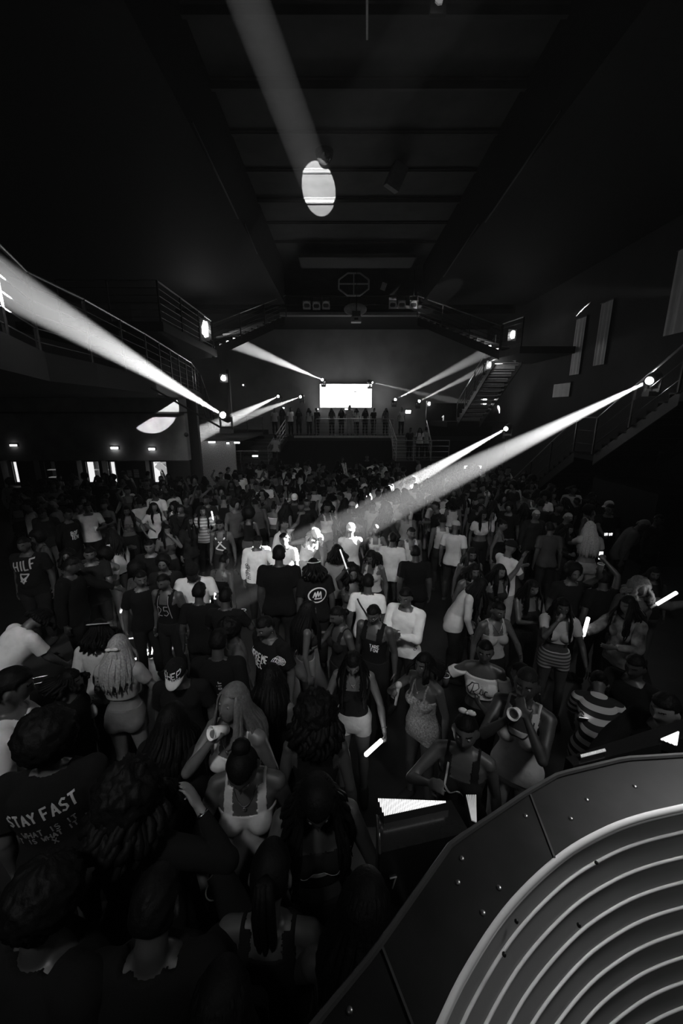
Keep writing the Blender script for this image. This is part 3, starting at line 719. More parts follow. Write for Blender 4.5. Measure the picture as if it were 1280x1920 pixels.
railing([(-6.1, 20.5, .9), (-3.3, 20.5, .9)], 'dark railing of the landing below the left stairs', 1.0, 5, .9)
# --- upper walkways and the flights that climb to the gantry
slab('walkway_floor_left', [(-9.5, 12.6), (-5.2, 12.6), (-5.35, 18.3), (-7.2, 19.5), (-9.5, 19.5)], 6.15, 6.42, M_METAL)
railing([(-8.2, 12.7, 6.42), (-5.3, 12.7, 6.42), (-5.4, 18.0, 6.42)], 'dark railing around the upper left walkway', 1.1, 5, 1.7)
stairs('staircase', (-5.5, 18.1, 6.42), (-2.9, 22.1, 8.5), 1.5, 12, M_METAL, 'dark steel stair climbing right from the upper left walkway', side=(-.84, .54, 0), stringer=.34)
railing([(-5.4, 18.05, 6.42), (-2.8, 22.0, 8.5)], 'sloping railing of the upper left stair', 1.0, 5, 1.6)
slab('walkway_floor_right', [(7.2, 17.2), (9.45, 17.2), (9.45, 21.0), (7.0, 21.0), (6.9, 18.6)], 6.15, 6.42, M_METAL)
railing([(7.25, 17.25, 6.42), (6.95, 18.6, 6.42)], 'dark railing at the corner of the upper right walkway', 1.1, 5, 1.0)
stairs('staircase', (6.9, 18.6, 6.42), (3.9, 22.2, 8.5), 1.5, 12, M_METAL, 'dark steel stair climbing left from the upper right walkway', side=(.77, .64, 0), stringer=.34)
railing([(6.85, 18.5, 6.42), (3.85, 22.1, 8.5)], 'sloping railing of the upper right stair', 1.0, 5, 1.6)
stairs('staircase', (6.55, 23.2, 3.3), (7.3, 20.2, 6.3), 1.3, 13, mat('pale_tread', .35, .5), 'lit stair descending steeply behind the upper right walkway', side=(1, 0, 0))
railing([(6.5, 23.1, 3.4), (7.25, 20.2, 6.35)], 'railing of the lit stair behind the upper right walkway', 1.0, 4, 1.2)
slab('gallery_floor_right', [(6.0, 23.2), (9.45, 23.2), (9.45, 25.6), (5.4, 25.6)], 3.0, 3.3, M_BLACK)
# --- gantry with lamps
sbox('bulkhead_beam', (-3.3, 23.2, 8.85), (4.2, 23.6, 9.0), mat('beam_edge', .14, .6))
sbox('ceiling_bulkhead', (-9.0, 23.6, 9.0), (9.4, 27.9, 9.25), M_BLACK)
for z, y in ((9.725, 23.06), (9.35, 23.17)):
    mb = MB(); mb.tube([(-3.2, y, z), (4.0, y, z)], .03, 8)
    for x_ in (-3.0, .4, 3.8): mb.tube([(x_, y, z), (x_, y, 11.0)], .015, 6)
    tag(mb.build('lighting_bar', M_METAL), '%s dark pipe of the lighting gantry at the far end' % ('upper' if z > 9.5 else 'lower'), 'pipe')
for i, (px, py) in enumerate(((575, 572), (593, 573), (611, 572), (736, 571), (753, 571), (775, 571))):
    c = P(px, py, 22.95); r = empty('par_can_lamp', c); side_ = 'left' if i < 3 else 'right'
    tag(r, 'round par can lamp hanging from the gantry, %s of the %s three' % (('left one', 'middle one', 'right one')[i % 3], side_), 'stage lamp', 'par can lamps on the gantry')
    mb = MB(); mb.tube([(0, .25, .12), (0, 0, .0)], [.16, .2], 16); mb.build('housing', M_METAL, r)
    mb = MB(); mb.tube([(0, -.02, 0), (0, -.05, -.02)], [.205, .205], 16); mb.box((0, -.01, 0), (.40, .03, .40)); mb.build('front_frame', mat('lamp_frame', .6, .5), r)
    mb = MB(); mb.tube([(0, -.051, -.02), (0, -.065, -.026)], [.15, .14], 16); mb.build('lens', M_PLASTIC, r)
    mb = MB(); mb.bar((-.21, .1, .05), (-.21, .1, .45), .03); mb.bar((.21, .1, .05), (.21, .1, .45), .03); mb.bar((-.21, .1, .45), (.21, .1, .45), .03); mb.build('yoke', M_METAL, r)
c = P(663, 533, 22.4); r = empty('octagonal_truss', c); tag(r, 'octagonal dark lighting frame with a cross bar above the lamps', 'lighting frame')
oc = [(math.cos(math.pi / 8 + k * math.pi / 4) * .82, 0, math.sin(math.pi / 8 + k * math.pi / 4) * .55) for k in range(8)]
mb = MB(); mb.tube(oc + [oc[0]], .045, 8, cap=False); mb.build('ring', mat('truss_grey', .4, .5), r)
mb = MB(); mb.bar((-.78, 0, .02), (.78, 0, .02), .06); mb.bar((0, 0, -.5), (0, 0, .5), .05); mb.build('cross_bar', mat('truss_grey', .4, .5), r)
mb = MB(); mb.bar((0, 0, .4), (0, 0, 11.0 - c.z), .03); mb.build('hanging_rod', M_METAL, r)
c = P(666, 580, 22.0); r = empty('mirror_projector', c); tag(r, 'pale round dish with a white boxy projector hanging below the gantry', 'projector')
mb = MB(); mb.ball((0, 0, 0), (.58, .12, .30), 24); mb.build('dish', mat('pale_housing', .42, .5), r, True)
mb = MB(); mb.box((.05, -.12, .0), (.05, .1, .55)); mb.box((.04, -.1, -.22), (.42, .3, .2)); mb.bar((.05, 0, .2), (.05, 0, 11.0 - c.z), .03); mb.build('bracket', M_METAL, r)
bx = MB(); bx.box((.04, -.1, -.5), (.5, .4, .26)); b_ = bx.build('housing', mat('pale_housing', .42, .5), r)
mb = MB(); mb.box((.04, -.32, -.5), (.2, .05, .1)); mb.build('lens', M_PLASTIC, b_)
mb = MB(); mb.box((0, 0, 0), (.25, .06, .35), Euler((.1, .35, 0))); o = mb.build('reflector_card', mat('pale_housing', .42, .5)); o.location = P(719, 537, 22.5); mb = MB(); mb.bar((0, 0, .1), (0, 0, 11.0 - o.location.z), .015); mb.build('hanging_rod', M_METAL, o); tag(o, 'small tilted white reflector card right of the octagonal frame', 'reflector')

# --- screen
c = Vector((0, 27.6, 0)); a = P(600, 764, 27.6); b2 = P(697, 720, 27.6)
r = empty('led_screen', ((a.x + b2.x) / 2, 27.6, a.z)); tag(r, 'big glowing white LED screen above the back balcony', 'screen')
W_, H_ = b2.x - a.x, b2.z - a.z
mb = MB(); mb.box((0, .215, H_ / 2), (W_ + .1, .34, H_ + .1)); mb.build('housing', M_PLASTIC, r)
ms = bpy.data.materials.new('screen_picture'); ms.use_nodes = True; nt = ms.node_tree; bs = nt.nodes['Principled BSDF']; bs.inputs['Base Color'].default_value = (.02, .02, .02, 1)
tc = nt.nodes.new('ShaderNodeTexCoord'); nz = nt.nodes.new('ShaderNodeTexNoise'); nz.inputs['Scale'].default_value = 1.1; nt.links.new(tc.outputs['Object'], nz.inputs['Vector'])
mr = nt.nodes.new('ShaderNodeMapRange'); mr.inputs['From Min'].default_value = .3; mr.inputs['From Max'].default_value = .55; mr.inputs['To Min'].default_value = 1.3; mr.inputs['To Max'].default_value = 3.6
nt.links.new(nz.outputs['Fac'], mr.inputs['Value']); nt.links.new(mr.outputs['Result'], bs.inputs['Emission Strength']); bs.inputs['Emission Color'].default_value = (1, 1, 1, 1)
mb = MB(); mb.box((0, 0, H_ / 2), (W_, .04, H_)); pn = mb.build('display_panel', ms, r)
for dx, dz, s_ in ((.05, .92, .10), (.62, 1.0, .16), (.3, .66, .05), (.14, .5, .04)):
    mb = MB(); mb.prism([(dx - s_, -.024, dz), (dx, -.024, dz + s_ * .35), (dx + s_ * 1.4, -.024, dz - s_ * .15), (dx, -.024, dz - s_ * .2)], (0, -.004, 0)); mb.build('dark_mark', mat('screen_dark', .1, .5, emit=.45), pn)

# --- bar under the left mezzanine
M_BARW = mat('bar_wall_paint', .02, .7)
DB = 15.2
sbox('wall_bar', (XL, DB + 1.8, 0), (-6.0, DB + 2.0, 4.35), M_BARW)
sbox('wall_bar_header', (XL, DB + .2, 2.04), (-5.9, DB + .5, 3.83), mat('ribbed_header', .32, .9, noise_amt=.2, nscale=2, spec=.1))
sbox('wall_bar_top', (XL, DB - .25, 3.86), (-5.9, DB + .5, 4.35), mat('ribbed_header', .16, .8))
sbox('trim_2', (XL, DB - .26, 3.80), (-5.9, DB + .5, 3.86), M_BLACK)
openings = [(0, 30), (62, 102), (143, 184), (190, 216), (272, 311)]
prev = -60
for x0, x1 in openings + [(400, 401)]:
    a = P(prev, 868, DB).x; b3 = min(P(x0, 868, DB).x, -5.9)
    if b3 > a + .05: sbox('pillar', (a, DB, 0), (b3, DB + .3, 2.04), M_BARW)
    prev = x1
sbox('bar_counter_wall', (XL, DB - .05, 0), (-6.2, DB + .35, 1.02), M_BARW)
M_GLIT = mat('glitter_tile', .3, .3, .6, noise_amt=.9, nscale=55)
for i, (x0, x1) in enumerate(openings):
    xa, xb = P(x0, 868, DB).x, P(x1, 868, DB).x; xm = (xa + xb) / 2
    r = empty('bar_hatch', (xm, DB + .5, 1.05)); tag(r, 'lit bar hatch window, ' + ('leftmost at the edge of the photo', 'second from the left with dim shelves', 'third from the left with a bright pane at its left', 'narrow one with two bright sides', 'rightmost with slanted white sheets')[i], 'bar hatch', 'lit hatches of the bar')
    w2 = (xb - xa) / 2
    mb = MB(); mb.box((0, 0, .95), (2 * w2 + .1, .05, .08)); mb.box((-w2, 0, .5), (.06, .05, 1)); mb.box((w2, 0, .5), (.06, .05, 1)); mb.build('hatch_frame', M_METAL, r)
    mb = MB(); mb.box((0, .5, .5), (2 * w2 + .1, .04, 1.0)); mb.build('back_panel', M_GLIT, r)
    if i != 1:
        ww = w2 * (.35 if i != 3 else .3)
        for sx in ((-1,) if i in (0, 2) else (-1, 1)):
            mb = MB(); mb.box((sx * (w2 - ww), .1, .48), (ww * 1.5, .03, .80)); mb.build('bright_pane', mat('hatch_glow', .6, .5, emit=.9), r)
    if i in (0, 1, 2):
        for z in (.25, .55): mb = MB(); mb.box((0, .25, z), (2 * w2, .2, .025)); mb.build('shelf', mat('lit_shelf', .5, .5, emit=.12), r)  # shelf brightness is put into the material as emission
    if i == 4:
        mb = MB(); mb.bar((-w2 * .7, .05, .85), (w2 * .9, .05, .85), .04); mb.bar((-.2, .04, .8), (.35, .04, .3), .06, .28); mb.build('hanging_sheet', mat('lit_sheet', .7, .6, emit=.35), r)  # the sheet's own emission stands in for light falling on it
for j, (px, py, D, ww) in enumerate(((93 / 3.765, 835, DB + .15, .25), (214, 840, DB + .15, .26), (284, 842, DB + .15, .22), (397, 829, 20.15, .32), (427, 831, 20.15, .12), (444, 830, 20.2, .25), (478, 855, 20.43, .26), (530, 765, 27.92, .2), (594, 767, 27.92, .2), (649, 767, 27.92, .2), (873, 876, 25.68, .16), (899, 876, 25.68, .18))):
    c = P(px, py, D); r = empty('strip_light', c)
    tag(r, 'small glowing strip light ' + ('over the leftmost bar hatch, dimmest of them', 'on the bar header, left of a pair', 'on the bar header, right of a pair', 'under the left gallery, widest of three', 'under the left gallery, tiniest of three', 'under the left gallery, right of three', 'low on the dark wall by the left landing', 'on the back wall by the left stairs', 'on the back wall left of the screen', 'directly under the bright screen', 'at floor level on the right, left of two', 'at floor level on the right, right of two')[j], 'light')
    mb = MB(); mb.box((0, 0, 0), (ww, .04, .07 if j < 10 else .16)); mb.build('diffuser', M_LAMPG if j else M_STICK, r)
    mb = MB(); mb.box((0, .05, .01), (ww + .06, .06, .11 if j < 10 else .22)); mb.build('housing', M_METAL, r)
for k, (px, w_, h_) in enumerate(((243, .22, .28), (256, .26, .38))):
    c = P(px, 888, DB - .05); mb = MB(); mb.box((0, 0, 0), (w_, .03, h_)); r = mb.build('framed_notice', M_METAL); r.location = c
    tag(r, '%s framed notice on the pillar beside the rightmost bar hatch' % ('smaller' if k == 0 else 'larger'), 'notice')
    mb = MB()
    for q in range(5): mb.box((0, -.018, h_ * .36 - q * h_ * .17), (w_ * .75, .006, h_ * .10))
    mb.build('print', mat('grey_print', .35, .7), r)
# glitter wall beside the gallery
sbox('wall_glitter', (-7.4, 20.2, 0), (-5.35, 20.3, 2.45), mat('glitter_wall', .5, .35, .5, noise_amt=.95, nscale=40))
sbox('column_1', (-7.55, 20.0, 0), (-7.35, 20.3, 4.35), M_METAL)
sbox('ceiling_gallery', (-7.9, 19.9, 2.45), (-4.9, 25.6, 2.62), M_WALL)
# spot balls: small security mirror
mb = MB(); mb.ball((0, 0, 0), .09, 12); o = mb.build('dome_camera', M_PLASTIC, None, True); o.location = P(349, 815, DB + .14); tag(o, 'small dome camera under the left balcony', 'camera')

# --- right wall: banners, stairs
M_BAN = mat('banner_cloth', .7, .8, noise_amt=.06, nscale=4)
for k, (q, lab) in enumerate((([(1035, 750), (1067, 738), (1071, 708), (1040, 720)], 'short grey banner low on the right wall'),
                 ([(1067, 706), (1085, 699), (1102, 588), (1084, 598)], 'narrow grey hanging banner on the right wall, middle one'),
                 ([(1111, 688), (1132, 681), (1153, 553), (1131, 568)], 'wide grey hanging banner on the right wall, tallest whole one'),
                 ([(1242, 636), (1300, 612), (1330, 420), (1272, 470)], 'large grey banner cut off by the right edge of the photo'))):
    a = PX(*q[0], XR - .06); b3 = PX(*q[1], XR - .06); t = PX(*q[3], XR - .06).z if k else PX(*q[3], XR - .06).z
    y0, y1 = sorted((a.y, b3.y)); zb = (a.z + b3.z) / 2
    mb = MB(); n = 10; V = []
    for i in range(n + 1):
        yy = y0 + (y1 - y0) * i / n; xx = XR - .07 + .012 * math.sin(i * 1.9); V += [(xx, yy, zb), (xx, yy, t), (xx + .006, yy, zb), (xx + .006, yy, t)]
    Fq = []
    for i in range(n): q0 = i * 4; Fq += [(q0, q0 + 4, q0 + 5, q0 + 1), (q0 + 2, q0 + 3, q0 + 7, q0 + 6), (q0, q0 + 2, q0 + 6, q0 + 4), (q0 + 1, q0 + 5, q0 + 7, q0 + 3)]
    mb.add(V, Fq + [(0, 1, 3, 2), (n * 4, n * 4 + 2, n * 4 + 3, n * 4 + 1)]); o = mb.build('banner', M_BAN); tag(o, lab, 'banner')
    mb = MB(); mb.tube([(XR - .07, y0 - .05, t), (XR - .07, y1 + .05, t)], .02, 8); mb.build('hanging_rod', M_METAL, o)
stairs('staircase', (7.5, 17.0, 0.0), (7.5, 12.9, 2.6), 1.9, 14, M_BLACK, 'dark stairs rising toward the camera along the right wall, lower flight', side=(1, 0, 0))
stairs('staircase', (7.5, 11.9, 2.6), (7.5, 9.2, 4.3), 1.9, 9, M_BLACK, 'dark stairs along the right wall, upper flight', side=(1, 0, 0))
slab('landing_floor_stairs', [(7.5, 11.9), (9.45, 11.9), (9.45, 12.9), (7.5, 12.9)], 2.45, 2.6, M_BLACK)
slab('mezzanine_floor_right', [(7.5, 5.5), (9.45, 5.5), (9.45, 9.2), (7.5, 9.2)], 4.1, 4.3, M_BLACK)
railing([(7.45, 17.0, 0.05), (7.45, 12.9, 2.65), (7.45, 11.9, 2.65), (7.45, 9.2, 4.3), (7.45, 6.0, 4.3)], 'thin steel railing down the stairs on the right wall', 1.05, 2, 1.6)
sbox('wall_stairs', (7.8, 9.6, 0), (9.4, 12.2, 1.9), M_BLACK)
# number one sign, box ledge
sbox('ledge_wall', (5.3, 25.4, 2.35), (9.4, 25.6, 4.35), M_BLACK)
mb = ribbon_on(BVHTree.FromPolygons([(0, 25.4, 0), (9, 25.4, 0), (9, 25.4, 9), (0, 25.4, 9)], [(0, 1, 2, 3)]), strokes('1', .34)[0], lambda u, v: Vector((6.35 + u, 25.0, 3.12 + v)), (0, 1, 0), .035)
tag(mb.build('number_sign', mat('white_sign', .8, .5, emit=.35)), 'small white number 1 sign on the dark wall right of the back balcony', 'sign')
r = empty('exit_sign', P(765, 772, 27.88)); tag(r, 'small lit rectangular sign on the back wall right of the screen', 'sign'); mb = MB(); mb.box((0, 0, 0), (.34, .06, .2)); mb.build('lit_panel', M_LAMPG, r); mb = MB(); mb.box((0, .06, 0), (.4, .08, .26)); mb.build('housing', M_METAL, r)

# ---------------------------------------------------------------- moving-head lamps and their beams
def mover(src, dst, power, ang, label, rad=.07, lensr=.08, glow=1.0, blend=.25, yoke=True, soft=.03, mount=None):
    src = Vector(src); dst = Vector(dst); d = (dst - src).normalized()
    r = empty('moving_head_lamp', src); tag(r, label, 'stage lamp')
    R = d.to_track_quat('Y', 'Z').to_matrix(); L = lambda x, y, z: R @ Vector((x, y, z))
    mb = MB(); mb.tube([L(0, -.34, 0), L(0, -.30, 0), L(0, -.1, 0), L(0, -.02, 0)], [.08, .12, .13, .105], 16); hd = mb.build('lamp_head', M_PLASTIC, r, True)
    mb = MB(); mb.ball(L(0, -.02, 0), (lensr,) * 3, 12); mb.build('lens', LENS(glow), hd, True)
    if yoke:
        mb = MB()
        for s in (-1, 1): mb.bar(L(s * .16, -.17, 0), L(s * .16, -.17, 0) + Vector((0, 0, -.28)), .035, .07)
        mb.bar(L(-.18, -.17, 0) + Vector((0, 0, -.28)), L(.18, -.17, 0) + Vector((0, 0, -.28)), .05, .08); mb.build('yoke', M_PLASTIC, r)
        mb = MB(); mb.box(L(0, -.17, 0) + Vector((0, 0, -.36)), (.3, .24, .12)); mb.build('base', M_PLASTIC, r)
    if mount is not None:
        mb = MB(); mb.bar(L(0, -.17, 0) + (Vector((0, 0, -.36)) if yoke else Vector()), Vector(mount) - src, .04); mb.build('mounting_arm', M_METAL, r)
    o = lamp('beam_light', 'SPOT', d * (lensr + .01), power * BEAM, d * 10, spot_size=math.radians(ang), spot_blend=blend, shadow_soft_size=soft); o.parent = r
    return r
def LENS(g): return mat('lens_glow_%d' % round(g * 1000), .8, .3, emit=40 * g)
A = P(417, 778, 10.5)
mover(A, P(-60, 492, 5.0), 36000, 5.8, 'brightest moving lamp at left, beam fanning up left over the balcony', lensr=.08, glow=1.5, mount=(-5.15, 11.3, 4.5))
mover(P(1217, 714, 10.1), PZ(530, 1050, 1.25), 52000, 5.2, 'large bright moving lamp on the right stair railing, beam into the crowd', lensr=.09, glow=2, mount=(7.46, 10.1, 4.6))
mover(P(948, 804, 15.5), PZ(745, 918, 1.5), 70000, 5.0, 'smaller bright moving lamp right of the landing, beam down to the far crowd', lensr=.08, glow=1.5, mount=(P(948, 804, 15.5).x, 15.6, 0))
mover(P(604, 712, 27.0), P(462, 652, 20.5), 42000, 4.8, 'moving lamp at the upper left corner of the screen', lensr=.08, mount=P(604, 712, 27.0) + Vector((0, 1, 0)))
mover(P(698, 717, 27.0), P(888, 760, 25.35), 13000, 4.6, 'moving lamp at the upper right corner of the screen', lensr=.06, glow=.6, mount=P(698, 717, 27.0) + Vector((0, 1, 0)))
mover(P(741, 749, 26.5), P(912, 660, 19.5), 20000, 4.0, 'moving lamp right of the screen, nearer of two', lensr=.08, mount=P(741, 749, 26.5) + Vector((0, 1.5, 0)))
mover(P(786, 752, 26.5), P(912, 688, 21.5), 15000, 4.0, 'moving lamp right of the screen, farther of two', lensr=.08, mount=P(786, 752, 26.5) + Vector((0, 1.5, 0)))
mover(P(521, 743, 26.0), P(452, 776, 21.5), 26000, 5.0, 'moving lamp left of the screen, left of a pair', lensr=.075, mount=P(521, 743, 26.0) + Vector((0, 2, 0)))
mover(P(563, 744, 26.0), P(470, 778, 22.0), 20000, 5.0, 'moving lamp left of the screen, right of a pair', lensr=.075, mount=P(563, 744, 26.0) + Vector((0, 2, 0)))
# lamp far above and behind the camera, its pool on the ceiling beams
mover((-.8, -1.0, 5.45), P(597, 354, 15.3), 9000, 3.7, 'moving lamp high above the camera, beam to the ceiling', blend=.06, yoke=False, soft=.01, mount=(-.8, -1.2, 11.0))
mover((4.6, -1.4, 8.6), P(290, 771, DB), 1700, 4.0, 'moving lamp high on the right above the camera, pool on the wall over the bar', blend=.05, yoke=False, lensr=.02, soft=.01, glow=.1, mount=(4.6, -1.6, 9.2))
mover(P(1400, 545, 6.0), P(800, 555, 23), 220, 6.0, 'faint moving lamp at far right outside the frame', yoke=False, mount=P(1400, 545, 6.0) + Vector((.3, 0, .1)))
lamp('added_wall_fill', 'AREA', (-1.2, 26.4, 4.6), 9 * WASH, (-.4, 28, 5.6), size=2.2, spread=math.radians(150))  # added pair without fixtures, for the haze glow on the wall round the screen
lamp('added_wall_fill', 'AREA', (2.2, 26.4, 4.6), 7 * WASH, (1.6, 28, 5.6), size=2.2, spread=math.radians(150))
# door glow, mirror ball glow and other lamps
def glow(px, py, D, size, label, v=1.0, power=0, cat='light', seed=1):
    r = empty('flood_lamp', P(px, py, D)); tag(r, label, cat); rr = random.Random(seed)
    mb = MB(); mb.box((0, .04, 0), (size[0] + .08, .06, size[1] + .08)); mb.build('housing', M_METAL, r)
    mb = MB(); n = 7; pts = []
    for i in range(n): a = 2 * math.pi * i / n; q = rr.uniform(.65, 1.0); pts.append((math.cos(a) * size[0] / 2 * q, -.03, math.sin(a) * size[1] / 2 * q))
    mb.prism(pts[::-1], (0, -.03, 0)); mb.build('lens', LENS(.25 * v), r)
    if power: o = lamp('flood_light', 'POINT', (0, -.25, 0), power, shadow_soft_size=.12); o.parent = r
    return r
glow(385, 618, 20.5, (.42, .9), 'bright tall lamp behind the railing corner of the upper left walkway', 1, 25)
glow(419, 709, 21.5, (.34, .34), 'small bright lamp on the column under the left stair', 1, 10)
glow(960, 628, 19.8, (.30, .42), 'bright lamp at the corner of the upper right walkway', 1, 15)
glow(917, 684, 19.9, (.16, .3), 'bright lamp at the top of the lit stair', .8, 30)
glow(908, 752, 22.6, (.3, .5), 'bright lamp at the foot of the lit stair', 1, 25)
glow(456, 722, 22.5, (.12, .12), 'tiny lamp on the back pillar near the left gallery', .15)
glow(804, 757, 25.35, (.22, .26), 'small bright lamp on the pillar above the right stairs', .5, 6)
sbox('pillar_back', (-6.1, 22.2, 2.7), (-5.95, 22.4, 6.0), M_METAL); sbox('pillar_right', (5.25, 25.42, 2.35), (5.45, 25.6, 4.4), M_METAL)
c = P(608, 284, 13.4); r = empty('hanging_lantern', c); tag(r, 'small glass bowl lamp hanging above the bright pool on the ceiling', 'lamp')
mb = MB(); mb.ball((0, 0, 0), (.26, .26, .30), 14); mb.build('glass_bowl', mat('shiny_bowl', .1, .12, .9), r, True)
for k in range(9):
    a = k * .35 - 1.4; mb = MB(); mb.tube([(.27 * math.sin(a), -.27 * math.cos(a), .08), (.25 * math.sin(a), -.25 * math.cos(a), .20)], .012, 6); mb.build('glint_rod', mat('pale_housing', .42, .5), r)
mb = MB(); mb.tube([(0, 0, .25), (0, 0, 1.5)], .02, 6); mb.build('hanging_rod', M_METAL, r)
c = P(742, 332, 14.0); r = empty('ceiling_speaker', c); tag(r, 'dark tilted speaker box hanging from the ceiling, right of the light pool', 'speaker')
mb = MB(); mb.box((0, 0, 0), (.42, .4, .62), Euler((.3, .4, .3))); mb.build('cabinet', mat('speaker_grey', .09, .6), r); mb = MB(); mb.bar((0, 0, .2), (.05, 0, .9), .04); mb.build('bracket', M_METAL, r)
glow(822, 4, 7.5, (.16, .16), 'dim lamp on the ceiling at the top of the photo', .008, .25)
mb = MB(); mb.bar(P(688, -40, 7.0), P(688, 72, 8.5), .035); tag(mb.build('ceiling_rod', mat('truss_grey', .4, .5)), 'thin pale rod on the ceiling at the top of the photo', 'pipe')

# ---------------------------------------------------------------- the crowd
RISER = .30
sbox('floor_riser', (-5.2, -.6, .004), (4.6, 2.75, RISER), M_FLOOR)
def hero(hx, hy, face, label, z=None, scale=1.0, **kw):
    pk = {k: kw[k] for k in ('sex', 'lean', 'side', 'twist', 'hp', 'hy', 'L', 'Rr', 'hl', 'hr', 'build', 'lod') if k in kw}
    hyw = pk.pop('hy', 0); rest = {k: v for k, v in kw.items() if k not in pk and k != 'hy'}
    if 'turn' in rest: hyw = rest.pop('turn')
    pk.setdefault('lod', 'near' if hy > 1165 else 'mid')
    b = body(hy=hyw, **pk)
    if z is None:
        t = PZ(hx, hy, b['C'].z * scale + RISER); z = RISER if t.y < 2.55 else 0.0
    t = PZ(hx, hy, b['C'].z * scale + z); a = math.radians(face); c = b['C'] * scale
    x = t.x - (math.cos(a) * c.x - math.sin(a) * c.y); y = t.y - (math.sin(a) * c.x + math.cos(a) * c.y)
    sep = .40; x0, y0 = x, y
    for _ in range(12):
        for pp in PEOPLE:
            dx, dy = x - pp['x'], y - pp['y']; dd = math.hypot(dx, dy)
            if dd < sep: k = (sep - dd) / max(dd, .01) * .6; x += dx * k; y += dy * k
    dd = math.hypot(x - x0, y - y0)
    if dd > .15: x, y = x0 + (x - x0) * .15 / dd, y0 + (y - y0) * .15 / dd
    return person(x, y, face, label, z=z, scale=scale, hy=hyw, **pk, **rest)
# --- held things
def axes_obj(name, o_, ax, up):
    """an Empty whose local Z runs along ax"""
    z = ax.normalized(); x = (up - z * up.dot(z)); x = x.normalized() if x.length > 1e-4 else z.orthogonal().normalized(); y = z.cross(x)
    e = empty(name, o_); e.rotation_euler = Matrix((x, y, z)).transposed().to_euler(); return e
def cup(hb, sd, label, m=None, straw=False, upright=True, h=.12, tilt=None):
    g, th, nr, fd = grip_world(hb[0], hb[1], sd)
    up = Vector((0, 0, 1)) if upright else th
    if tilt: up = Vector(tilt).normalized()
    e = axes_obj('paper_cup', g - up * .05, up, nr); tag(e, label, 'cup')
    mb = MB(); n = 20; R0, R1 = .029, .040; V = []
    for r_, z_ in ((R0, 0), (R1, h), (R1 - .003, h), (R0 - .003, .006)):
        for j in range(n): t = 2 * math.pi * j / n; V.append((r_ * math.cos(t), r_ * math.sin(t), z_))
    mb.add(V, [(i * n + j, i * n + (j + 1) % n, (i + 1) * n + (j + 1) % n, (i + 1) * n + j) for i in range(3) for j in range(n)] + [tuple(range(n - 1, -1, -1)), tuple(range(3 * n, 4 * n))])
    mb.build('cup_wall', m or M_CUPD, e, True)
    mb = MB(); mb.tube([(R1 * math.cos(t), R1 * math.sin(t), h) for t in np.linspace(0, 2 * math.pi, 22)], .0032, 6); mb.build('rim', M_CUPW, e, True)
    mb = MB(); mb.tube([(0, 0, h * .72), (0, 0, h * .74)], [.035, .035], 18); mb.build('drink', mat('pale_foam', .5, .4) if not straw else M_CUPD, e)
    if straw: mb = MB(); mb.tube([(.0, 0, .02), (.012, .0, .24)], .003, 6); mb.build('straw', M_PLASTIC, e)
    return e
def phone(hb, sd, label, lit=True, ax=None, nrm=None, w_=.074, h_=.150):
    g, th, nr, fd = grip_world(hb[0], hb[1], sd); ax = Vector(ax) if ax else th; nv = Vector(nrm) if nrm else nr
    e = axes_obj('smartphone', g + ax.normalized() * .02, ax, nv); tag(e, label, 'phone')
    mb = MB(); mb.box((0, 0, 0), (.0085, w_, h_)); bm_ = bmesh.new(); me = mb.me('case', M_PLASTIC); bm_.from_mesh(me); bmesh.ops.bevel(bm_, geom=bm_.edges[:] , offset=.003, segments=2, affect='EDGES'); bm_.to_mesh(me); bm_.free(); link('case', me, None, e)
    mb = MB(); mb.box((.0048, 0, 0), (.001, w_ * .92, h_ * .94)); mb.build('display', M_PHONE if lit else M_PLASTIC, e)
    mb = MB(); mb.box((-.005, .018, h_ * .36), (.003, .026, .03)); mb.build('camera_bump', M_PLASTIC, e)
    return e
def stick(pos, ax, label, L_=.40, r=.022, v=1.0):
    ax = Vector(ax).normalized(); e = axes_obj('foam_light_stick', Vector(pos), ax, Vector((0, 0, 1)) if abs(ax.z) < .9 else Vector((0, 1, 0))); tag(e, label, 'light stick')
    mb = MB(); mb.tube([(0, 0, .02), (0, 0, .025), (0, 0, L_ - .01), (0, 0, L_)], [r * .8, r, r, r * .8], 16); mb.build('glowing_foam', mat('foam_glow_%d' % round(v * 10), .9, .5, emit=2.2 * v), e, True)
    mb = MB(); mb.tube([(0, 0, -.06), (0, 0, .022)], r * .6, 12); mb.build('grip', mat('grip_white', .6, .4), e, True)
    l = lamp('stick_light', 'POINT', (0, 0, L_ * .5) , 1.1 * v, shadow_soft_size=.1); l.parent = e; l.location = (r + .06, 0, L_ * .5)
    return e
def bracelet(hb, sd, m=None, parent=True):
    o, b = hb[0], hb[1]; g = b['grips'][sd]; W, fd, th, nr = g[4], g[3], g[1], g[2]; c = W - fd * .03
    mb = MB(); mb.tube([c + (th * math.cos(t) * .030 + nr * math.sin(t) * .025) for t in np.linspace(0, 2 * math.pi, 22)], .0035, 6); return mb.build('bracelet', m or M_RAIL, o, True)
def nails(hb, sd, ln=.018):
    """long pale nails on the finger ends"""
    pass
def necklace(hb, m=None):
    o, b = hb[0], hb[1]; T = b['T']; V = []
    for t in np.linspace(-1, 1, 19): V.append(T((t * .062, -.055 - .045 * (1 - t * t), 1.475 - .085 * (1 - t * t))))
    mb = MB(); mb.tube(V, .0022, 5); n = mb.build('necklace', m or M_RAIL, o, True)
    mb = MB(); mb.ball(V[9] + Vector((0, -.005, -.012)), (.010, .004, .012), 10); mb.build('pendant', m or M_RAIL, n, True); return n
def earring(hb, sd=1):
    o, b = hb[0], hb[1]; mb = MB(); mb.ball(b['C'] + b['Rh'] @ Vector((sd * .083, .006, -.038)), .006, 8); mb.build('earring', mat('shiny_silver', .8, .15, 1.0), o, True)
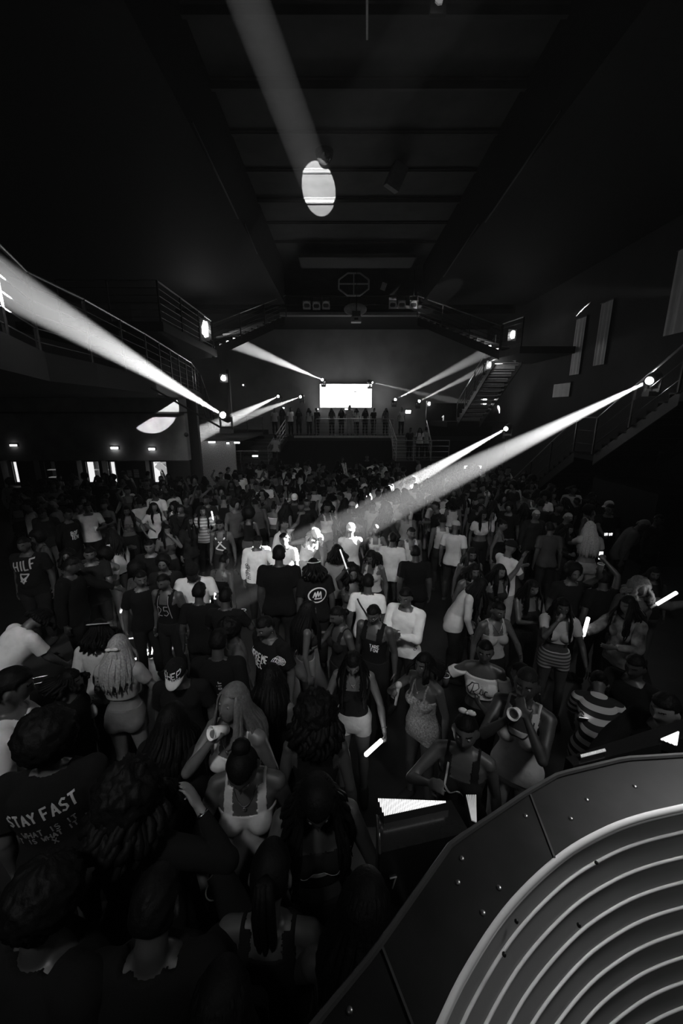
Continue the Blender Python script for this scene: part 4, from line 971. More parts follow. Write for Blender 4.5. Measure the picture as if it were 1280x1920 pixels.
def glasses(hb):
    o, b = hb[0], hb[1]; C, R = b['C'], b['Rh']; L = lambda x, y, z: C + R @ Vector((x, y, z)); mb = MB()
    for s in (-1, 1):
        mb.tube([L(s * .031 + .022 * math.cos(t), -.096, .010 + .017 * math.sin(t)) for t in np.linspace(0, 2 * math.pi, 18)], .002, 5); mb.tube([L(s * .053, -.094, .012), L(s * .080, -.03, .012), L(s * .080, .015, .008)], .002, 5)
    mb.tube([L(-.009, -.097, .012), L(.009, -.097, .012)], .002, 5); mb.build('glasses', M_RAIL, o, True)
def strap(hb, g, side=1, wd=.02, m=None, back=False, name='crossbody_strap'):
    ln = [(-.13 * side, .16), (-.03 * side, .02), (.12 * side, -.25)]
    return print_on(hb[0], hb[1], g, [ln], (0, 1.28), 'back' if back else 'front', wd, m or M_PLASTIC, name)
LB = lambda s, size, w_=.75: strokes(s, size, w_)[0]
def lines_block(rows, size, gap=1.7, w_=.75):
    out = []
    for i, (t, s_) in enumerate(rows):
        for l in LB(t, size * s_, w_): out.append([(a, c - i * size * gap) for a, c in l])
    return out
TS, LS, TK, JK = 't_shirt', 'long_sleeve_shirt', 'tank_top', 'jacket'
# ===== nearest rows, left
h = hero(91, 1388, 198, 'person with a round afro in a black tee reading STAY FAST, back turned, lower left', hair='big_afro', hp=15, top=(TS, .02), skin=.12, scale=1.06, build=1.25, seed=3)
print_on(h[0], h[1], h[2][TS][1], lines_block([('STAY', 1)], .046, w_=.62), (.098, 1.30), 'back', .0052, mat('grey_print', .35, .7), rot=.22)
print_on(h[0], h[1], h[2][TS][1], lines_block([('FAST', 1)], .050, w_=.62), (-.082, 1.335), 'back', .0052, mat('grey_print', .35, .7), rot=.22)
print_on(h[0], h[1], h[2][TS][1], lines_block([('WHAT IS IT', 1), ('IT IS WHAT IT IS', .9), ('X', 1)], .027), (-.01, 1.225), 'back', .0028, mat('dim_print', .16, .7), rot=.18)
h = hero(24, 1290, 120, 'large person in a white tee with a tiny chest line, cut by the left edge', hair='fade', hp=15, top=(TS, .6), skin=.10, scale=1.12, build=1.2, seed=4)
print_on(h[0], h[1], h[2][TS][1], [[(-.06, 0), (.06, .03)]], (.0, 1.33), 'front', .0025, M_PLASTIC)
h = hero(75, 1160, 150, 'person bending away in a big plain white tee above the STAY FAST tee', hair='short_dreads', lean=42, hp=25, L='fwd', Rr='fwd', top=(TS, .66), skin=.12, scale=1.08, build=1.15, seed=5, z=.0)
h = hero(186, 1182, 190, 'person with dark dreads, white headband and white shirt with letters down the sleeve', hair='dreads', hp=15, top=(TS, .5), skin=.12, seed=6, z=0)
b = h[1]; C, R_ = b['C'], b['Rh']; mb = MB(); mb.tube([C + R_ @ Vector((.098 * math.cos(t), .118 * math.sin(t), .065 + .03 * math.sin(t))) for t in np.linspace(0, 2 * math.pi, 26)], .02, 8, (1, .35)); mb.build('headband', cloth(.6), h[0], True)
print_on(h[0], h[1], h[2][TS][1], lines_block([('FREE', 1), ('TEE', 1), ('FREE', 1)], .035), (-.08, 1.26), 'back', .005, M_PLASTIC)
h = hero(222, 1214, 184, 'person with long straight blonde hair tied with a pale bow, light top', sex='f', hair='half_up', hairv=.33, hp=8, L='low', Rr='low', top=('crop_top', .34), bottom=('skirt', .2), skin=.34, scale=1.04, seed=1, lod='near')
b = h[1]; C, R_ = b['C'], b['Rh']; mb = MB()
for s in (-1, 1): mb.ball(C + R_ @ Vector((s * .028, .125, .035)), (.030, .012, .016), 10, R_)
mb.ball(C + R_ @ Vector((0, .128, .035)), .010, 8); mb.build('hair_bow', cloth(.75), h[0], True)
g0 = h[1]['T']; M4 = h[0].matrix_basis; T_ = h[1]['T']
bag = empty('shoulder_bag', M4 @ Vector((.26, .10, 1.08))); tag(bag, 'small pale handbag on a chain strap at the blonde haired back', 'bag')
Lb = lambda v: (M4 @ Vector(v)) - bag.location
mb = MB(); mb.ball((0, 0, 0), (.065, .03, .085), 16, h[0].rotation_euler.to_matrix()); mb.build('bag_body', mat('pale_leather', .4, .35), bag, True)
mb = MB(); st = [Vector((.125, .02, 1.49)), Vector((.14, .10, 1.42)), Vector((.17, .13, 1.30)), Vector((.22, .125, 1.18)), Vector((.25, .11, 1.14))]
for a, c in zip(st, st[1:]):
    for k in range(4): mb.ball(Lb(a.lerp(c, k / 4)), .008, 6)
mb.build('chain_strap', mat('shiny_silver', .8, .15, 1.0), bag)
h = hero(331, 1262, 5, 'person in a black cap with white SHEP lettering and a pale visor', hair=None, cap=(.03, 'front', .5), hp=24, top=(TS, .03), skin=.10, scale=1.02, seed=2)
cg = h[2]['cap'][1]; P2 = [tuple(v.co) for v in cg.vertices]; bv = BVHTree.FromPolygons(P2, [tuple(p.vertices) for p in cg.polygons])
C, R_ = h[1]['C'], h[1]['Rh']
mb = ribbon_on(bv, lines_block([('SHEP', 1), ('VEHETABE', .42)], .030, 1.0, .95), lambda u, v: C + R_ @ Vector((u, -.4, .072 + v)), R_ @ Vector((0, 1, 0)), .0026, eps=.003, step=.006); mb.build('lettering', M_WHITE, h[2]['cap'][0])
h = hero(322, 1352, 170, 'person with big loose black hair, back turned, before the SHEP cap', sex='f', hair='wavy', hp=15, top=(JK, .02), skin=.08, scale=1.0, seed=9)
h = hero(437, 1318, -18, 'person with long straight pale-brown hair looking left, cup at the chin, white halter', sex='f', hair='very_long', hairv=.10, hp=-14, turn=-10, Rr='chin', hr='grip', L='down', top=(TK, .55), skin=.17, eyes=True, scale=1.08, seed=11)
cup(h, -1, 'white paper cup tipped toward the mouth of the long pale-brown haired person', M_CUPW, tilt=(-.5, -.6, .35)); necklace(h)
h = hero(250, 1485, 172, 'person with a mass of dark curls, back turned, arm raised in striped sleeve', sex='f', hair='curly', hp=15, L='down', Rr=(-.25, -.12, 1.50), hr='relax', top=(LS, .02), skin=.25, scale=1.12, seed=13)
print_on(h[0], h[1], h[2][LS][1], [[(-.02 * k, 0), (-.02 * k, .12)] for k in range(3)], (-.20, 1.30), 'back', .004, mat('grey_print', .35, .7), name='sleeve_stripes')
HAND = h
g, th, nr, fd = grip_world(h[0], h[1], -1)
e = axes_obj('cigarette', g + th * .02, th, nr); tag(e, 'thin white cigarette between the fingers of the raised hand', 'cigarette'); mb = MB(); mb.tube([(0, 0, -.01), (0, 0, .055)], .004, 8); mb.build('paper_roll', M_WHITE, e, True); mb = MB(); mb.tube([(0, 0, -.03), (0, 0, -.01)], .0042, 8); mb.build('filter', mat('filter_grey', .3, .8), e, True)
bracelet(h, -1, mat('shiny_silver', .8, .15, 1.0))
h = hero(452, 1428, 4, 'person with a dark bun in a white low-cut tank, holding a cup with straw', sex='f', hair='bun', hp=35, Rr='cup', hr='grip', L='down', top=(TK, .36), bottom=('leggings', .02), skin=.09, scale=1.08, eyes=True, seed=12)
cup(h, -1, 'clear drink cup with a dark straw held before a white low-cut tank', M_CUPD, straw=True); necklace(h)
h = hero(594, 1500, 8, 'person with long wavy dark hair looking down at the lower middle, pale-edged top', sex='f', hair='wavy', hp=35, Rr='cup', hr='grip', L='low', top=('tube_top', .06), skin=.09, scale=1.10, eyes=True, seed=14)
print_on(h[0], h[1], h[2]['tube_top'][1], [circle_line(0, 0, .11, .10, 20, math.pi * .95, math.pi * 2.0)], (0, 1.31), 'front', .011, cloth(.3), 'pale_trim')
phone(h, -1, 'dark phone in the hand of the wavy haired person looking down', False)
h = hero(508, 1640, 178, 'person with a black ponytail stretching a bare arm down left, back turned', sex='f', hair='ponytail', hp=25, L=(.52, .30, 1.0), Rr='low', top=(TK, .03), skin=.10, scale=1.06, seed=15); bracelet(h, 1)
h = hero(648, 1690, 165, 'person with straight dark hair and a pale patterned sash, lower middle', sex='f', hair='long', hp=30, L='low', Rr='cup', top=(TK, .02), skin=.07, scale=1.10, seed=16)
print_on(h[0], h[1], h[2][TK][1], [[(.12, .22), (.08, .1), (.09, 0), (.10, -.16)]], (0, 1.12), 'back', .028, mat('floral_cloth', .35, .8, noise_amt=.5, nscale=45), 'patterned_sash')
h = hero(95, 1690, 160, 'person in black with a large dark hood of hair, bottom left corner', hair='afro', hp=20, L='phone', hl='grip', top=(JK, .015), skin=.06, scale=1.10, build=1.1, seed=19)
h = hero(292, 1700, 185, 'person in black holding a small lit phone low, bottom left', hair='short', hp=30, Rr='phone', hr='grip', top=(JK, .015), skin=.07, scale=1.08, seed=20)
e = phone(h, -1, 'small lit phone glowing near the bottom left', True, ax=(.5, -.3, -.5), nrm=(.2, -.8, .6), w_=.05, h_=.09)
h = hero(430, 1800, 175, 'person in black with a dark plain head, bottom centre left', sex='f', hair='long', hp=25, L='down', Rr='down', hr='relax', top=(LS, .015), skin=.07, scale=1.06, seed=21)
g, th, nr, fd = grip_world(h[0], h[1], -1); bracelet(h, -1, mat('shiny_silver', .8, .15, 1.0))
# ===== centre
h = hero(662, 1243, -6, 'person with long dark braids in a black low-cut top, lit stick held low', sex='f', hair='braids', hp=30, L='low', hl='grip', Rr='low', top=(TK, .02), bottom=('skirt', .33), skin=.15, eyes=True, seed=22); necklace(h); bracelet(h, 1)
g, th, nr, fd = grip_world(h[0], h[1], 1); BR = h
stick(g, (P(708, 1440, 2.6) - P(742, 1405, 2.9)).normalized(), 'glowing white foam stick hanging low from the braided person in black', .34, .020)
e = axes_obj('white_card', PZ(620, 1322, 1.15), Vector((-.3, -.2, 1)), Vector((1, -1, .3))); tag(e, 'small white wristband card at the elbow of the braided person', 'card'); mb = MB(); mb.box((0, 0, 0), (.004, .06, .075)); mb.build('card_sheet', mat('card_white', .4, .6), e)
e.location = grip_world(h[0], h[1], -1)[0]
h = hero(795, 1246, -50, 'person in a sparkly grey strap dress holding a pale microphone to the face', sex='f', hair='bob', hp=0, Rr=(-.14, -.28, 1.40), hr='grip', L='down', top=('strap_dress', mat('sparkle_cloth', .22, .6, .1, noise_amt=.6, nscale=70)), bottom=None, skin=.10, eyes=True, seed=23); necklace(h)
g, th, nr, fd = grip_world(h[0], h[1], -1); e = axes_obj('microphone', g - Vector((0, 0, .05)), Vector((.12, .05, 1)), nr); tag(e, 'pale microphone held up by the person in the sparkly grey dress', 'microphone')
mb = MB(); mb.tube([(0, 0, -.07), (0, 0, .11)], [.011, .016], 12); mb.build('handle', mat('mic_grey', .35, .4), e, True); mb = MB(); mb.ball((0, 0, .135), (.030, .030, .032), 14); mb.build('grille_ball', mat('mic_head', .5, .5), e, True)
h = hero(700, 1152, -28, 'person with glasses and short hair in a black vest with small white print', hair='short', hp=18, top=('vest', .02), skin=.09, eyes=True, seed=24, lod='near'); glasses(h)
print_on(h[0], h[1], h[2]['vest'][1], lines_block([('TARE', 1), ('FOW', 1)], .03), (.05, 1.24), 'front', .004)
h = hero(643, 1154, -60, 'person with dark bun and silver earring in a black strap top', sex='f', hair='low_bun', hp=15, Rr='cup', hr='grip', top=(TK, .03), skin=.09, seed=25, lod='near'); earring(h)
h = hero(577, 1145, 110, 'person with long black hair in a bare-backed top and pale tight skirt', sex='f', hair='very_long', hp=15, L='cup', top=('tube_top', .05), bottom=('skirt', .22), skin=.12, seed=26, lod='near')
h = hero(497, 1176, -40, 'person in a black tee with white block letters and a web print on the sleeve', hair='short', hp=20, top=(TS, .02), skin=.10, eyes=True, seed=27, scale=1.05, build=1.1); earring(h)
print_on(h[0], h[1], h[2][TS][1], lines_block([('UPREME', 1), ('BEC', 1)], .055, 1.5, .62), (-.02, 1.29), 'front', .0048)
web = [circle_line(0, 0, r_, r_, 10) for r_ in (.015, .028, .041, .054)] + [[(0, 0), (.054 * math.cos(a), .054 * math.sin(a))] for a in np.linspace(0, 2 * math.pi, 9)[:-1]]
print_on(h[0], h[1], h[2][TS][1], web, (.20, 1.33), 'front', .0018, name='web_print')
h = hero(443, 1185, -62, 'person with a small afro and pale vest edge, grey tee, side view', hair='afro', hp=15, top=(TS, .14), skin=.10, seed=28, build=1.05)
h = hero(408, 1192, 180, 'tall dark person in black with "of air" printed down the back', hair='short', hp=15, top=(JK, .015), skin=.07, seed=29, scale=1.05)
print_on(h[0], h[1], h[2][JK][1], LB('of air', .034), (-.06, 1.26), 'back', .0035, mat('grey_print', .35, .7), rot=math.pi / 2)
h = hero(497, 1285, 172, 'person with sleek straight black hair and black strap, back turned', sex='f', hair='long', hp=15, Rr='down', L='chin', hl='relax', top=(TK, .02), skin=.12, seed=30); bracelet(h, 1, mat('shiny_silver', .8, .15, 1.0))
h = hero(592, 1335, 180, 'person with a dome of tight dark curls, back turned, in the middle', sex='f', hair='curly', hp=22, top=(TK, .02), skin=.08, seed=31, scale=1.04)
h = hero(760, 1120, -30, 'person in a crisp white collared long-sleeve shirt, hands raised together', hair='short', hp=10, L='clap', Rr='clap', hl='flat', hr='flat', top=(LS, .72), skin=.10, eyes=True, seed=32, scale=1.03, lod='near')
print_on(h[0], h[1], h[2][LS][1], [circle_line(.0, -.035 * k, .012, .012, 10) for k in range(6)], (.16, 1.18), 'front', .003, M_PLASTIC, 'side_print')
h = hero(690, 1092, 170, 'person in a white tee with a thin dark strap across the back', hair='short', hp=12, top=(TS, .7), skin=.09, seed=33); strap(h, h[2][TS][1], 1, .012, None, True)
h = hero(523, 1040, 180, 'very broad person in plain black, back turned to the bright dancers', hair='fade', hp=5, top=(TS, .012), skin=.06, build=1.35, scale=1.12, seed=34)
h = hero(588, 1062, 200, 'person with dreads, white headband and round white emblem on a black tee', hair='dreads', hp=10, top=(TS, .02), skin=.08, build=1.15, seed=35, scale=1.03)
print_on(h[0], h[1], h[2][TS][1], [circle_line(0, 0, .13, .11, 30), [(-.07, -.03), (-.04, .05), (-.03, -.03), (.0, .06), (.01, -.02), (.04, .05), (.05, -.04)], [(-.05, -.05), (.06, -.055)]], (0, 1.27), 'back', .009, name='emblem')
b = h[1]; C, R_ = b['C'], b['Rh']; mb = MB(); mb.tube([C + R_ @ Vector((.098 * math.cos(t), .118 * math.sin(t), .075)) for t in np.linspace(0, 2 * math.pi, 26)], .017, 8, (1, .35)); mb.build('headband', cloth(.6), h[0], True)
# ===== the bright group
h = hero(483, 1016, 20, 'brightly lit person in a white jacket with letters on the side', hair='short', hp=20, turn=20, L='cup', top=(JK, .8), skin=.10, seed=36)
print_on(h[0], h[1], h[2][JK][1], LB('HIPHOP', .05), (-.15, 1.10), 'front', .006, M_PLASTIC, rot=math.pi / 2)
hero(533, 984, 60, 'lit person in white raising one arm behind the white jacket', hair='short', L='high', top=(LS, .75), skin=.16, seed=37)
hero(532, 1012, -20, 'brightest person in a white tee facing out of the beam', hair='fade', hp=8, L='cup', Rr='cup', top=(TS, .85), skin=.12, seed=38)
h = hero(590, 1003, 25, 'brightly lit dancer leaning in a white cap, pale dreads and tank', hair='dreads', hairv=.35, lean=15, side=12, hp=28, L='low', Rr='wide', top=('vest', .85), cap=(.7, 'back', .7), bottom=('shorts', .4), skin=.15, seed=39)
hero(657, 993, 178, 'person in a white long sleeve and white cap seen from behind, dark trousers', hair='buzz', hp=2, top=(LS, .52), cap=(.6, 'back', .6), bottom=('trousers', .05), skin=.10, seed=40, L='fwd', Rr='fwd')
hero(736, 1010, 165, 'person in a plain white tee seen from behind, right of the white cap', hair='short', hp=8, top=(TS, .6), skin=.08, seed=41)
hero(778, 1036, 178, 'broad person in black with small white neck label, back turned', hair='short', top=(TS, .012), build=1.2, skin=.07, seed=42)
hero(771, 1000, 10, 'person in a white vest facing the stage right of the plain white tee', hair='short', top=('vest', .5), skin=.12, seed=43)
h = hero(696, 1044, -35, 'person with dark curls wearing two white straps looking down', sex='f', hair='bob', hp=28, top=(TK, .35), skin=.12, seed=44)
hero(632, 1034, 185, 'person with dark dreads and pale top left of the white long sleeve', sex='f', hair='dreads', top=(TS, .25), skin=.12, seed=45)
h = hero(660, 1076, 12, 'person with curly hair raising a thin lit stick', sex='f', hair='curly', hp=12, Rr='high', hr='grip', top=(TK, .12), skin=.12, seed=46)
g, th, nr, fd = grip_world(h[0], h[1], -1); stick(g, (-.3, -.1, .95), 'thin dim foam stick left of the plain white tee back', .32, .010, .25)
hero(502, 908, 160, 'person in a long white sleeve and black trousers, left of centre crowd', hair='short', top=(LS, .5), skin=.1, seed=47, scale=1.05)
hero(479, 912, 10, 'person in a pale tee beside the long white sleeve', hair='short', top=(TS, .36), skin=.1, seed=48)
hero(608, 928, 150, 'person in a plain pale vest back view, centre of crowd', hair='short', top=('vest', .4), skin=.14, seed=49)
hero(552, 935, 5, 'person in a white cap with dark lettering, centre left', hair=None, cap=(.7, 'front', .7), top=(TS, .05), skin=.1, seed=50)
hero(589, 918, 175, 'person in a soft grey tee lit from the side', hair='short', top=(TS, .38), skin=.14, seed=51)
hero(703, 868, 180, 'very bright white tee far back under the second beam', hair='short', top=(TS, .8), skin=.12, seed=52, L='wide', Rr='cup')
hero(761, 962, 178, 'person in a grey tank back view right of centre', hair='fade', top=('vest', .28), skin=.1, seed=53)
hero(848, 942, 180, 'person with hanging dreads over a white tank, back turned', sex='f', hair='dreads', top=(TK, .4), skin=.1, seed=54)
hero(824, 943, 0, 'person in a white printed top left of the dreads and tank', hair='wrap', hairv=.4, top=(TS, .5), skin=.1, seed=55)
hero(829, 975, 178, 'person in a white vest seen from behind below the printed top', hair='short', top=('vest', .45), skin=.1, seed=56)
hero(854, 988, 150, 'person in a pale cap and white tee, right of centre', hair=None, cap=(.35, 'front', .3), top=(TS, .5), skin=.1, seed=57)
hero(905, 966, 10, 'person in a white cropped top, right half of crowd', sex='f', hair='long', top=('crop_top', .5), skin=.12, seed=58)
hero(1005, 966, 0, 'person in dark clothes with a pale scarf by the right crowd edge', hair='wrap', hairv=.35, top=(JK, .04), skin=.1, seed=59)
# ===== right
hero(1030, 990, 178, 'person in a grey tee with a white collar, back turned', hair='short', top=(TS, .12), skin=.08, seed=60)
h = hero(1106, 990, 172, 'person with very long platinum hair and pale jeans, back turned', sex='f', hair='very_long', hairv=.45, top=('crop_top', .35), bottom=('leggings', .3), skin=.25, seed=61, scale=1.08, lod='near', L='fwd')
h = hero(1143, 955, -20, 'person in a black tee reaching to bright glasses right of the platinum hair', hair='short', hp=15, top=(TS, .03), Rr='fwd', skin=.12, seed=62, scale=1.08)
c = grip_world(h[0], h[1], -1)[0]
for k in range(4):
    e = empty('shot_glass', c + Vector((-.06 + .05 * k, -.05 + .015 * (k % 2), .02))); tag(e, 'tiny lit shot glass held in a row beside the platinum hair', 'glass', 'shot glasses held in a row beside the platinum hair')
    mb = MB(); mb.tube([(0, 0, 0), (0, 0, .055)], [.013, .018], 12); mb.build('glass_wall', mat('lit_glass', .8, .2, emit=.9), e, True)  # emission stands in for light caught by the glass
hero(1206, 985, 60, 'person in a pale hooded top bending left near the right edge', hair='wrap', hairv=.25, lean=25, top=(JK, .18), skin=.1, seed=63, scale=1.06)
h = hero(1235, 975, 20, 'person in a pale grey tee at the right edge, arms low', hair='short', top=(TS, .10), skin=.08, seed=64)
h = hero(899, 1098, 75, 'person with long black hair bending right in a white long-sleeve top, small white bag', sex='f', hair='long', lean=28, hp=5, L='down', Rr='down', top=('long_sleeve_shirt', .5), skin=.12, seed=65, lod='near')
h = hero(936, 1072, 15, 'smiling person with dark hair right of the bending white top', sex='f', hair='long', hp=8, L='up', top=(TK, .06), skin=.15, seed=66, eyes=True)
h = hero(907, 1076, 5, 'person with headband looking at the stage behind the bending white top', sex='f', hair='bob', top=(TK, .05), skin=.13, seed=67)
h = hero(884, 1040, 0, 'smiling person in dark clothes above the bending white top', sex='f', hair='long', top=(TK, .05), skin=.12, seed=68)
h = hero(934, 1145, 10, 'person in a pale scoop tank with silver necklace', sex='f', hair='bun', hp=12, L='cup', top=(TK, .30), skin=.11, eyes=True, seed=69, lod='near'); necklace(h)
h = hero(997, 1103, 5, 'smiling person in black strap top, hands clasped', sex='f', hair='long', hp=12, L='clap', Rr='clap', hl='flat', hr='flat', top=(TK, .03), skin=.10, eyes=True, seed=70)
h = hero(1054, 1138, -20, 'person in a white tee and striped skirt, hand to the chin', sex='f', hair='braids', hp=10, Rr='chin', L='low', top=('crop_top', .42), bottom=('skirt', stripes('skirt_stripes', .28, .06, 22)), skin=.09, eyes=True, seed=71, lod='near')
h = hero(1178, 1135, -75, 'person with loose dark hair in a printed jacket reaching left', sex='f', hair='wavy', hp=10, Rr='fwd', hr='grip', L='cup', top=(JK, mat('printed_jacket', .10, .8, noise_amt=.9, nscale=9)), skin=.10, seed=72, lod='near')
g, th, nr, fd = grip_world(h[0], h[1], -1); stick(g, (.10, 0, 1), 'upright glowing white foam stick before the printed jacket', .27, .022, 1.1)
h = hero(1200, 1103, -10, 'person with pale curly coat and beard behind the printed jacket', hair='curly', hairv=.12, hp=15, top=(JK, .12), skin=.10, seed=73, L='wide', hl='grip')
g, th, nr, fd = grip_world(h[0], h[1], 1); stick(P(1228, 1135, g.y), (P(1270, 1110, g.y) - P(1228, 1135, g.y)), 'glowing white foam stick slanting at the right edge', .30, .022, 1.1)
h = hero(1075, 1075, 0, 'person in dark clothes lifting a white-rimmed cup, right side', hair='afro', L='high', hl='grip', top=(TS, .03), skin=.08, seed=74, scale=1.02)
cup(h, 1, 'white-rimmed dark cup raised at the right side of the crowd')
h = hero(1128, 1085, 178, 'person in black with an upright lit phone, right side', hair='short', Rr='high', hr='grip', top=(TS, .02), skin=.08, seed=75)
phone(h, -1, 'upright dim lit phone left of the upright foam stick', True, ax=(0, 0, 1), nrm=(0, -1, 0), w_=.06, h_=.12)
h = hero(909, 1222, -22, 'person in an off-shoulder white top with script letters Ric, cup raised', sex='f', hair='low_bun', hp=2, Rr=(-.36, -.22, 1.36), hr='grip', L='low', top=('off_shoulder_top', .60), bottom=('leggings', .02), skin=.10, eyes=True, seed=76, lod='near')
ri = [[(-.115, -.02), (-.13, .02), (-.09, .07), (-.03, .07), (-.02, .03), (-.06, .0), (-.075, .0)], [(-.07, .065), (-.085, .0), (-.11, -.065)], [(-.075, .0), (-.05, -.03), (-.02, -.07)], [(0, .02), (-.01, -.03), (.005, -.05), (.02, -.03)], [(.003, .045), (.004, .048)], [(.06, .02), (.04, .02), (.03, -.02), (.045, -.05), (.07, -.035)]]
print_on(h[0], h[1], h[2]['off_shoulder_top'][1], ri, (.0, 1.27), 'front', .0035, M_PLASTIC)
cup(h, -1, 'dark cup with white rim and straw raised left of the script-lettered top', straw=True)
h = hero(987, 1283, -38, 'person with cropped hair in a dark-trimmed white tank, drinking from a cup', sex='f', hair='buzz', hairv=.03, hp=-2, Rr='drink', hr='grip', L='chin', hl='relax', top=(TK, .42), bottom=('leggings', .30), skin=.07, eyes=True, seed=77, scale=1.06); earring(h)
cup(h, -1, 'pale cup tipped at the mouth of the cropped-hair person', M_CUPW, tilt=(-.6, -.55, .3))
print_on(h[0], h[1], h[2][TK][1], [circle_line(0, .0, .085, .13, 20, math.pi, 2 * math.pi)], (0, 1.42), 'front', .004, M_PLASTIC, 'dark_trim')
h = hero(872, 1372, -25, 'person with a white hair bow in a dark lace top, lower middle right', sex='f', hair='low_bun', hp=0, Rr=(-.16, -.26, 1.40), top=(TK, .04), skin=.12, eyes=True, seed=78)
b = h[1]; C, R_ = b['C'], b['Rh']; mb = MB()
for s in (-1, 1): mb.ball(C + R_ @ Vector((s * .025, .01, .14)), (.03, .015, .02), 10, R_)
mb.ball(C + R_ @ Vector((0, .0, .142)), .012, 8); mb.build('hair_bow', cloth(.65), h[0], True)
print_on(h[0], h[1], h[2][TK][1], [[(-.08, .12), (-.085, .0), (-.05, -.05), (.03, -.05)]], (0, 1.30), 'front', .006, cloth(.5), 'pale_trim')
h = hero(1122, 1280, 150, 'person in a black and white striped top bending away, pale shorts', sex='f', hair='low_bun', lean=48, hp=20, L='fwd', Rr='fwd', top=(TS, stripes('top_stripes', .42, .02, 14)), bottom=('shorts', .22), skin=.12, seed=79)
h2 = hero(1190, 1250, -60, 'person in black aiming a phone over the striped top', hair='short', Rr='fwd', hr='grip', top=(TS, .02), skin=.06, seed=80)
e = phone(h2, -1, 'phone with a bright lens held over the striped top', True, ax=(-.35, -.6, .7), nrm=(.2, .6, .6))
h = hero(1246, 1330, -70, 'person in black with a pale hand out at the right edge', hair='short', Rr='fwd', hr='flat', top=(LS, .02), skin=.26, seed=81)
# ===== left
h = hero(163, 952, 35, 'person in a white tee with a dark soft shadow, cup in hand, left side', hair='short', hp=10, L='cup', hl='grip', Rr='low', top=(TS, .66), skin=.08, seed=82, scale=1.06); cup(h, 1, 'white cup in front of the left white tee', M_CUPW)
h = hero(287, 925, -15, 'tall person in a white tee with a black crossbody strap', hair='short_dreads', hp=12, turn=-30, top=(TS, .66), skin=.08, seed=83, scale=1.14, L='low'); strap(h, h[2][TS][1], 1, .016)
h = hero(237, 958, 30, 'person in a patterned strapless top between the two left white tees', sex='f', hair='wavy', L='side', top=('tube_top', mat('pattern_cloth', .08, .8, noise_amt=.9, nscale=50)), skin=.14, seed=84)
h = hero(312, 994, 40, 'person resting the face on one hand below the crossbody strap', sex='f', hair='long', hp=10, L='chin', top=('tube_top', .1), skin=.16, seed=85)
h = hero(353, 978, 70, 'person with long black hair in profile, bare shoulder jacket', sex='f', hair='very_long', hp=5, top=(JK, .05), skin=.14, seed=86)
h = hero(380, 958, 15, 'person in a striped pale top with an upright lit stick, left side', sex='f', hair='braids', hp=10, L='cup', hl='grip', top=(TS, stripes('pale_stripes', .55, .22, 14)), skin=.14, seed=87)
stick(P(400, 976, h[0].location.y - .3), (-.12, 0, 1), 'short upright glowing stick by the striped pale top', .22, .016, 1.1)
h = hero(412, 985, 0, 'person in a black vest with white cross straps right of the striped top', hair='short', top=('vest', .1), skin=.14, seed=88)
print_on(h[0], h[1], h[2]['vest'][1], [[(-.1, .14), (.1, -.1)], [(.1, .14), (-.1, -.1)], [(-.1, -.1), (.1, -.14)]], (0, 1.25), 'front', .014, name='cross_straps')
h = hero(361, 1072, 10, 'person in a white tee and dark cap looking down, left of centre', hair=None, cap=(.02, 'front'), hp=30, L='low', Rr='low', top=(TS, .62), skin=.07, seed=89, scale=1.04, build=1.15)
h = hero(327, 1086, -10, 'person in a black sports jersey with outlined number 25', hair='short', hp=15, top=('vest', .02), skin=.10, seed=90)
print_on(h[0], h[1], h[2]['vest'][1], LB('25', .10), (.0, 1.16), 'front', .004, mat('grey_print', .35, .7)); print_on(h[0], h[1], h[2]['vest'][1], [[(-.07, .12), (-.08, 0), (-.1, -.2)], [(.07, .12), (.08, 0), (.1, -.2)]], (0, 1.32), 'front', .003, mat('grey_print', .35, .7), 'piping')
h = hero(306, 1058, 10, 'person with a small afro looking at the stage above the jersey', hair='afro', top=(TS, .03), skin=.12, seed=91)
h = hero(266, 1086, 40, 'person in black with a wave cut left of the jersey', hair='fade', top=(TS, .02), skin=.12, seed=92)
h = hero(374, 1110, 178, 'round-headed person in black holding a lit phone, before the dark cap', hair='fade', Rr='phone', hr='grip', top=(TS, .02), skin=.07, seed=93)
phone(h, -1, 'bright phone edge in front of the dark cap white tee', True, ax=(.1, 0, 1), nrm=(0, -1, .3), w_=.03, h_=.10)
h = hero(418, 1118, 175, 'person in black holding a white-rimmed cup right of the dark cap', hair='short', L='low', Rr='cup', hr='grip', top=(TS, .02), skin=.08, seed=94); cup(h, -1, 'white-rimmed cup right of the dark cap white tee')
h = hero(45, 1022, 5, 'person in a black tee with big pale letters HILF, left edge', hair='short', hp=12, top=(TS, .02), skin=.07, build=1.2, scale=1.1, seed=95)
print_on(h[0], h[1], h[2][TS][1], LB('HILF', .10, .6), (.02, 1.28), 'front', .010, mat('grey_print', .35, .7), rot=.2, shear=.1)
print_on(h[0], h[1], h[2][TS][1], [[(-.06, .06), (.06, .06), (.0, -.07), (-.06, .06)], [(-.04, -.04), (.05, .03)], [(.04, -.04), (-.05, .03)]], (.0, 1.16), 'front', .009, mat('grey_print', .35, .7), 'emblem')
hero(128, 965, 75, 'person in black with white lettered sleeve and earring, left side', hair='short', top=(LS, .02), skin=.08, seed=96, scale=1.06)
print_on(PEOPLE[-1]['o'], PEOPLE[-1]['b'], PEOPLE[-1]['kids'][LS][1], lines_block([('BOF', 1), ('TEN', 1)], .055), (.0, 1.22), 'front', .008)
hero(135, 1062, 100, 'tall dark person in black leaning on the low wall, left', hair='fade', hp=20, L='fwd', top=(JK, .012), skin=.06, seed=97, scale=1.08, build=1.1)
